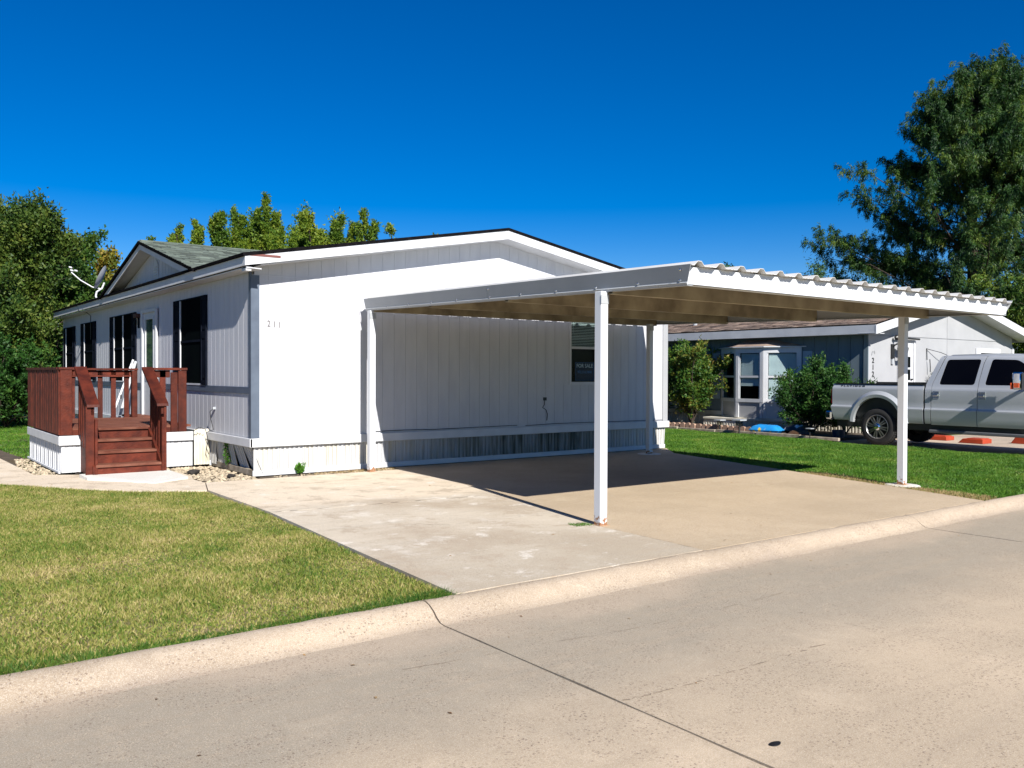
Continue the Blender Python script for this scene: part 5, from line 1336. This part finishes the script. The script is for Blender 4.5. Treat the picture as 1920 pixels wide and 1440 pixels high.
plant('left_tree', (-2.0, 17.4, -.1), 'dense dark green tree left of the white house, topmost twigs bare', 'tree', None,
      [dict(n=3, len=5.0, angle=(2, 14), up=.5, wander=.05), dict(n=26, len=2.7, angle=(35, 75), up=.9, wander=.08, t0=.08, prof=round_prof, segs=6, rad=.35),
       dict(n=10, len=1.35, angle=(20, 50), up=.9, wander=.12, t0=.15, rad=.35, segs=4), dict(n=5, len=.62, angle=(15, 50), up=.3, wander=.14, t0=.1, segs=3, rad=.5, tube=True)],
      dict(per=52, spread=.10, len=.11, wid=.055, rand=.9), left_m, 21, .2)
plant('left_tree', (-4.6, 16.5, -.1), 'dark green tree at the very left edge of the photo', 'tree', None,
      [dict(n=2, len=5.6, angle=(0, 7), up=.5, wander=.05), dict(n=22, len=2.6, angle=(30, 70), up=.9, wander=.08, t0=.06, prof=round_prof, segs=6, rad=.35),
       dict(n=11, len=1.2, angle=(25, 60), up=.4, wander=.12, t0=.15, rad=.35, segs=4), dict(n=4, len=.6, angle=(15, 50), up=.3, wander=.14, t0=.1, segs=3, rad=.5)],
      dict(per=50, spread=.1, len=.11, wid=.055, rand=.9), left_m, 22, .2)
broad_m = leaf_mat('mid_green_leaves', [(.012, .045, .008), (.03, .085, .012), (.07, .13, .018), (.15, .15, .022)], .9, .35, .35)
plant('rounded_tree', (1.4, 23.5, -.1), 'rounded leafy green tree behind the far end of the white house', 'tree', None,
      [dict(n=2, len=5.8, angle=(2, 12), up=.5, wander=.05), dict(n=18, len=2.6, angle=(35, 75), up=.8, wander=.08, t0=.1, prof=round_prof, segs=5, rad=.35),
       dict(n=10, len=1.1, angle=(25, 65), up=.3, wander=.12, t0=.15, rad=.35, segs=4), dict(n=4, len=.5, angle=(15, 60), up=.1, wander=.15, t0=.1, segs=3, rad=.5)],
      dict(per=60, spread=.12, len=.14, wid=.085, rand=.9), broad_m, 23, .16)
aut_m = leaf_mat('autumn_leaves', [(.04, .09, .012), (.13, .16, .02), (.28, .22, .025), (.27, .12, .04)], 1.2, .4, .35)
plant('autumn_tree', (3.6, 25.0, -.1), 'orange and rust coloured tree seen behind the satellite dish', 'tree', None,
      [dict(n=4, len=5.5, angle=(3, 16), up=.8, wander=.05), dict(n=9, len=1.7, angle=(20, 50), up=.9, wander=.08, t0=.2, segs=5, rad=.35),
       dict(n=7, len=.8, angle=(20, 55), up=.4, wander=.12, t0=.1, rad=.35, segs=4)],
      dict(per=90, spread=.12, len=.15, wid=.09, rand=.9), aut_m, 24, .09)
spire_m = leaf_mat('yellow_green_leaves', [(.025, .065, .008), (.06, .13, .014), (.14, .22, .02), (.25, .30, .03), (.35, .32, .035)], .7, .35, .4)
def spire(x, y, h, n0, w_, seed, label, per=34, ang=(2, 15)):
    plant('upright_tree', (x, y, -.1), label, 'tree', 'upright trees behind the white house',
          [dict(n=n0 + 4, len=h, angle=ang, up=.7, wander=.035, var=(.70, 1.04)), dict(n=13, len=w_ * 1.2, angle=(12, 34), up=1.7, wander=.05, t0=.3, segs=6, rad=.35, prof=lambda t: 1.35 - 1.0 * t),
           dict(n=15, len=.27, angle=(35, 65), up=.9, wander=.1, t0=.1, rad=.35, segs=3)],
          dict(per=int(per * 1.1), spread=.05, len=.105, wid=.06, rand=.9), spire_m, seed, .10)
spire(5.6, 24.3, 7.2, 5, 1.1, 31, 'small yellow green tree whose tips show just above the dormer roof', 20, (3, 13))
spire(7.1, 23.2, 7.4, 7, 1.5, 32, 'yellowest of the upright trees, leftmost above the main roof', 38, (2, 12))
spire(8.2, 22.3, 8.4, 5, 1.5, 33, 'tallest upright tree with one spire standing above the others', 34, (1, 7))
spire(9.5, 21.5, 8.0, 7, 1.9, 34, 'green upright tree in the middle of the row behind the roof', 36, (2, 12))
spire(10.8, 20.5, 7.8, 7, 1.9, 35, 'broad pointed green tree right of the middle of the row', 36, (2, 12))
spire(12.0, 19.5, 7.7, 5, 1.3, 36, 'narrow green tree with one long bent spire at the right of the row', 24, (2, 11))
spire(13.5, 18.5, 7.5, 3, .7, 37, 'thin sparse treetop standing alone over the white roof ridge', 12, (1, 6))
plant('dense_tree', (10.3, 24.0, -.1), 'low broad yellow green crown filling the gaps behind the upright trees', 'tree', None,
      [dict(n=10, len=7.9, angle=(3, 20), up=.5, wander=.05, var=(.85, 1.03)), dict(n=14, len=2.0, angle=(30, 65), up=1.0, wander=.08, t0=.25, segs=5, rad=.35),
       dict(n=8, len=.8, angle=(20, 55), up=.8, wander=.12, t0=.1, rad=.35, segs=3)],
      dict(per=46, spread=.10, len=.13, wid=.08, rand=.9), spire_m, 38, .12)
# trees behind the neighbour house
plant('rounded_tree', (56, 36, -.1), 'distant dark treetop visible just over the carport ribs', 'tree', None,
      [dict(n=5, len=8.6, angle=(3, 20), up=.5, wander=.05), dict(n=14, len=3.2, angle=(30, 70), up=.8, wander=.08, t0=.25, prof=round_prof, segs=5, rad=.35),
       dict(n=9, len=1.8, angle=(25, 65), up=.4, wander=.12, t0=.15, rad=.35, segs=4)],
      dict(per=46, spread=.22, len=.34, wid=.2, rand=.9), broad_m, 41, .3)
plant('small_cypress_tree', (31.9, 10.6, -.1), 'smaller light green tree at the lower left foot of the tall cypress', 'tree', None,
      [dict(n=4, len=6.0, angle=(2, 14), up=.4, wander=.05), dict(n=16, len=2.2, angle=(35, 75), up=.5, wander=.08, t0=.2, prof=round_prof, segs=5, rad=.35),
       dict(n=8, len=.9, angle=(25, 65), up=.2, wander=.12, t0=.15, rad=.35, segs=4)],
      dict(per=44, spread=.12, len=.16, wid=.05, rand=.7, hang=.6), leaf_mat('blue_green_leaves', [(.02, .06, .03), (.05, .12, .06), (.09, .16, .05), (.13, .17, .03)], 1, .35, .3), 42, .12)
plant('rounded_tree', (31.5, 2.2, -.1), 'bushy green tree at the right end of the neighbouring roof', 'tree', None,
      [dict(n=3, len=4.9, angle=(3, 18), up=.5, wander=.05), dict(n=16, len=2.4, angle=(35, 80), up=.5, wander=.08, t0=.1, prof=round_prof, segs=5, rad=.35),
       dict(n=9, len=1.0, angle=(25, 65), up=.1, wander=.12, t0=.15, rad=.35, segs=4)],
      dict(per=44, spread=.12, len=.17, wid=.06, rand=.7, hang=.7), leaf_mat('olive_leaves', [(.02, .055, .01), (.05, .11, .015), (.12, .17, .02), (.20, .19, .03)], 1, .35, .3), 43, .12)
# bushes
bush_m = leaf_mat('bush_leaves', [(.010, .045, .008), (.022, .075, .012), (.05, .13, .02), (.16, .17, .03)], 1.6, .35, .3)
bush_y = leaf_mat('yellowing_bush_leaves', [(.012, .05, .008), (.03, .10, .014), (.09, .15, .018), (.24, .19, .03), (.34, .22, .05)], 1.1, .35, .3)
def bush(root, h, n0, w_, seed, mat, label, per=26, ln_=.075, wd_=.04, ang=(5, 38), nm='leafy_bush'):
    plant(nm, root, label, 'bush', None,
          [dict(n=n0, len=h, angle=ang, up=.5, wander=.08), dict(n=11, len=w_, angle=(25, 65), up=.5, wander=.1, t0=.12, segs=4, rad=.4),
           dict(n=5, len=w_ * .45, angle=(20, 60), up=.3, wander=.12, t0=.1, segs=3, rad=.5)],
          dict(per=per, spread=.045, len=ln_, wid=wd_, rand=.9), mat, seed, .022, tube_min=.004)
bush((15.95, 5.45, -.03), 2.25, 11, .75, 51, bush_y, 'tall yellowing green bush just right of the white house corner', 26, .085, .045)
bush((16.05, 6.9, -.03), 2.2, 9, .8, 52, bush_m, 'darker green bush partly hidden behind the white house corner', 22, .085, .045)
bush((15.75, 1.05, -.03), 1.65, 14, .72, 53, bush_m, 'dark glossy bush between the bay window and the pickup truck', 30, .07, .035, (8, 52))
bush((16.2, .35, -.03), 1.7, 8, .55, 54, bush_m, 'dark bush against the corner of the grey house behind the truck bed', 24, .07, .035, (5, 36))
bush((20.55, -.35, .46), 1.15, 7, .4, 55, bush_y, 'small potted yellow green shrub on the neighbour porch', 24, .06, .03, (5, 35))
for i, (x, y, h, s_) in enumerate(((-3.0, 13.2, 1.5, 61), (-1.4, 15.6, 2.0, 62), (-4.6, 13.0, 1.6, 63), (-2.5, 15.2, 2.6, 64), (-.9, 17.2, 2.8, 65), (-6.2, 13.6, 2.6, 66))):
    bush((x, y, -.03), h, 12, .95, s_, bush_m, ['low bright bush at the foot of the left trees', 'green bush nearest the far corner of the white house', 'low bush at the left edge beyond the deck', 'taller shrub under the dense left tree', 'shrub tucked behind the end wall of the white house', 'big shrub outermost on the left behind the lawn'][i], 26, .095, .05, (8, 50))
def weed(x, y, h, seed, label, n0=5):
    plant('weed', (x, y, -.02), label, 'weed', None,
          [dict(n=n0, len=h, angle=(3, 30), up=.3, wander=.08), dict(n=5, len=h * .35, angle=(30, 70), up=.2, wander=.1, t0=.2, segs=3, rad=.5)],
          dict(per=7, spread=.008, len=.05, wid=.028, rand=.9), leaf_mat('weed_leaves', [(.03, .12, .01), (.08, .22, .02), (.16, .28, .04)], 3, .4, .3), seed, .004, tube_min=.001)
weed(.72, -.10, .15, 71, 'small green weed growing at the foot of the white gable wall')
weed(.02, 1.12, .42, 72, 'tall thin weed against the left skirting near the corner', 4)
grass('wall_foot_grass', [(.7, -.33), (2.3, -.41), (2.35, -.1), (1.0, -.1)], (.7, 2.4, -.42, -.08), 1500, .05, .008, dry_edge, 8, z=-.012, kind='stuff', label='thin dry grass in the soil strip below the wall', cat='grass')
grass('post_grass', [(1.12, -6.15), (1.33, -6.2), (1.34, -6.05), (1.15, -5.98)], (1.1, 1.35, -6.2, -5.95), 9000, .035, .006, lawn_green, 9, z=.0, kind='stuff', label='small tuft of grass beside the near carport post', cat='grass')

def litter(name, n_, regions, s0, s1, mat, seed, label, cat):
    r_ = np.random.RandomState(seed); V = []; F = []
    for i in range(n_):
        (x0, x1, y0, y1, z) = regions[r_.randint(len(regions))]
        c = np.array([r_.uniform(x0, x1), r_.uniform(y0, y1), z + .004]); a = r_.uniform(0, 6.28); q = r_.uniform(s0, s1)
        d = np.array([math.cos(a), math.sin(a), r_.uniform(-.1, .3)]) * q; e = np.array([-math.sin(a), math.cos(a), r_.uniform(-.1, .3)]) * q * .5
        k = len(V); V += [c - d, c + e, c + d, c - e + np.array([0, 0, q * .3])]; F.append([k, k + 1, k + 2, k + 3])
    return np_mesh(name, np.array(V), np.array(F), None, mat, None, kind='stuff', label=label, cat=cat)
litter('leaf_litter', 150, [(-4.5, 7, -8.5, -8.02, -.112), (-1.2, 6.5, -7.6, -2, 0), (-4.5, 5, -10.5, -8.4, -.112), (-4, -1.5, -7.5, 0, .0), (-3.5, -.9, .2, 1.7, -.002), (6.6, 8.6, -6, -1, .0)], .006, .019, leaf_mat('dead_leaves', [(.10, .05, .02), (.28, .16, .06), (.45, .36, .2)], 3, .6, .1), 5, 'few small dry leaves and clippings on the road and driveway', 'leaf litter')
litter('grit', 260, [(-4.5, 9, -8.12, -8.0, -.112), (-4.5, 5, -8.5, -8.1, -.112), (-1.2, 6.3, -7.66, -7.2, 0)], .003, .008, stone_mat, 6, 'fine grit collected in the gutter beside the kerb', 'grit')
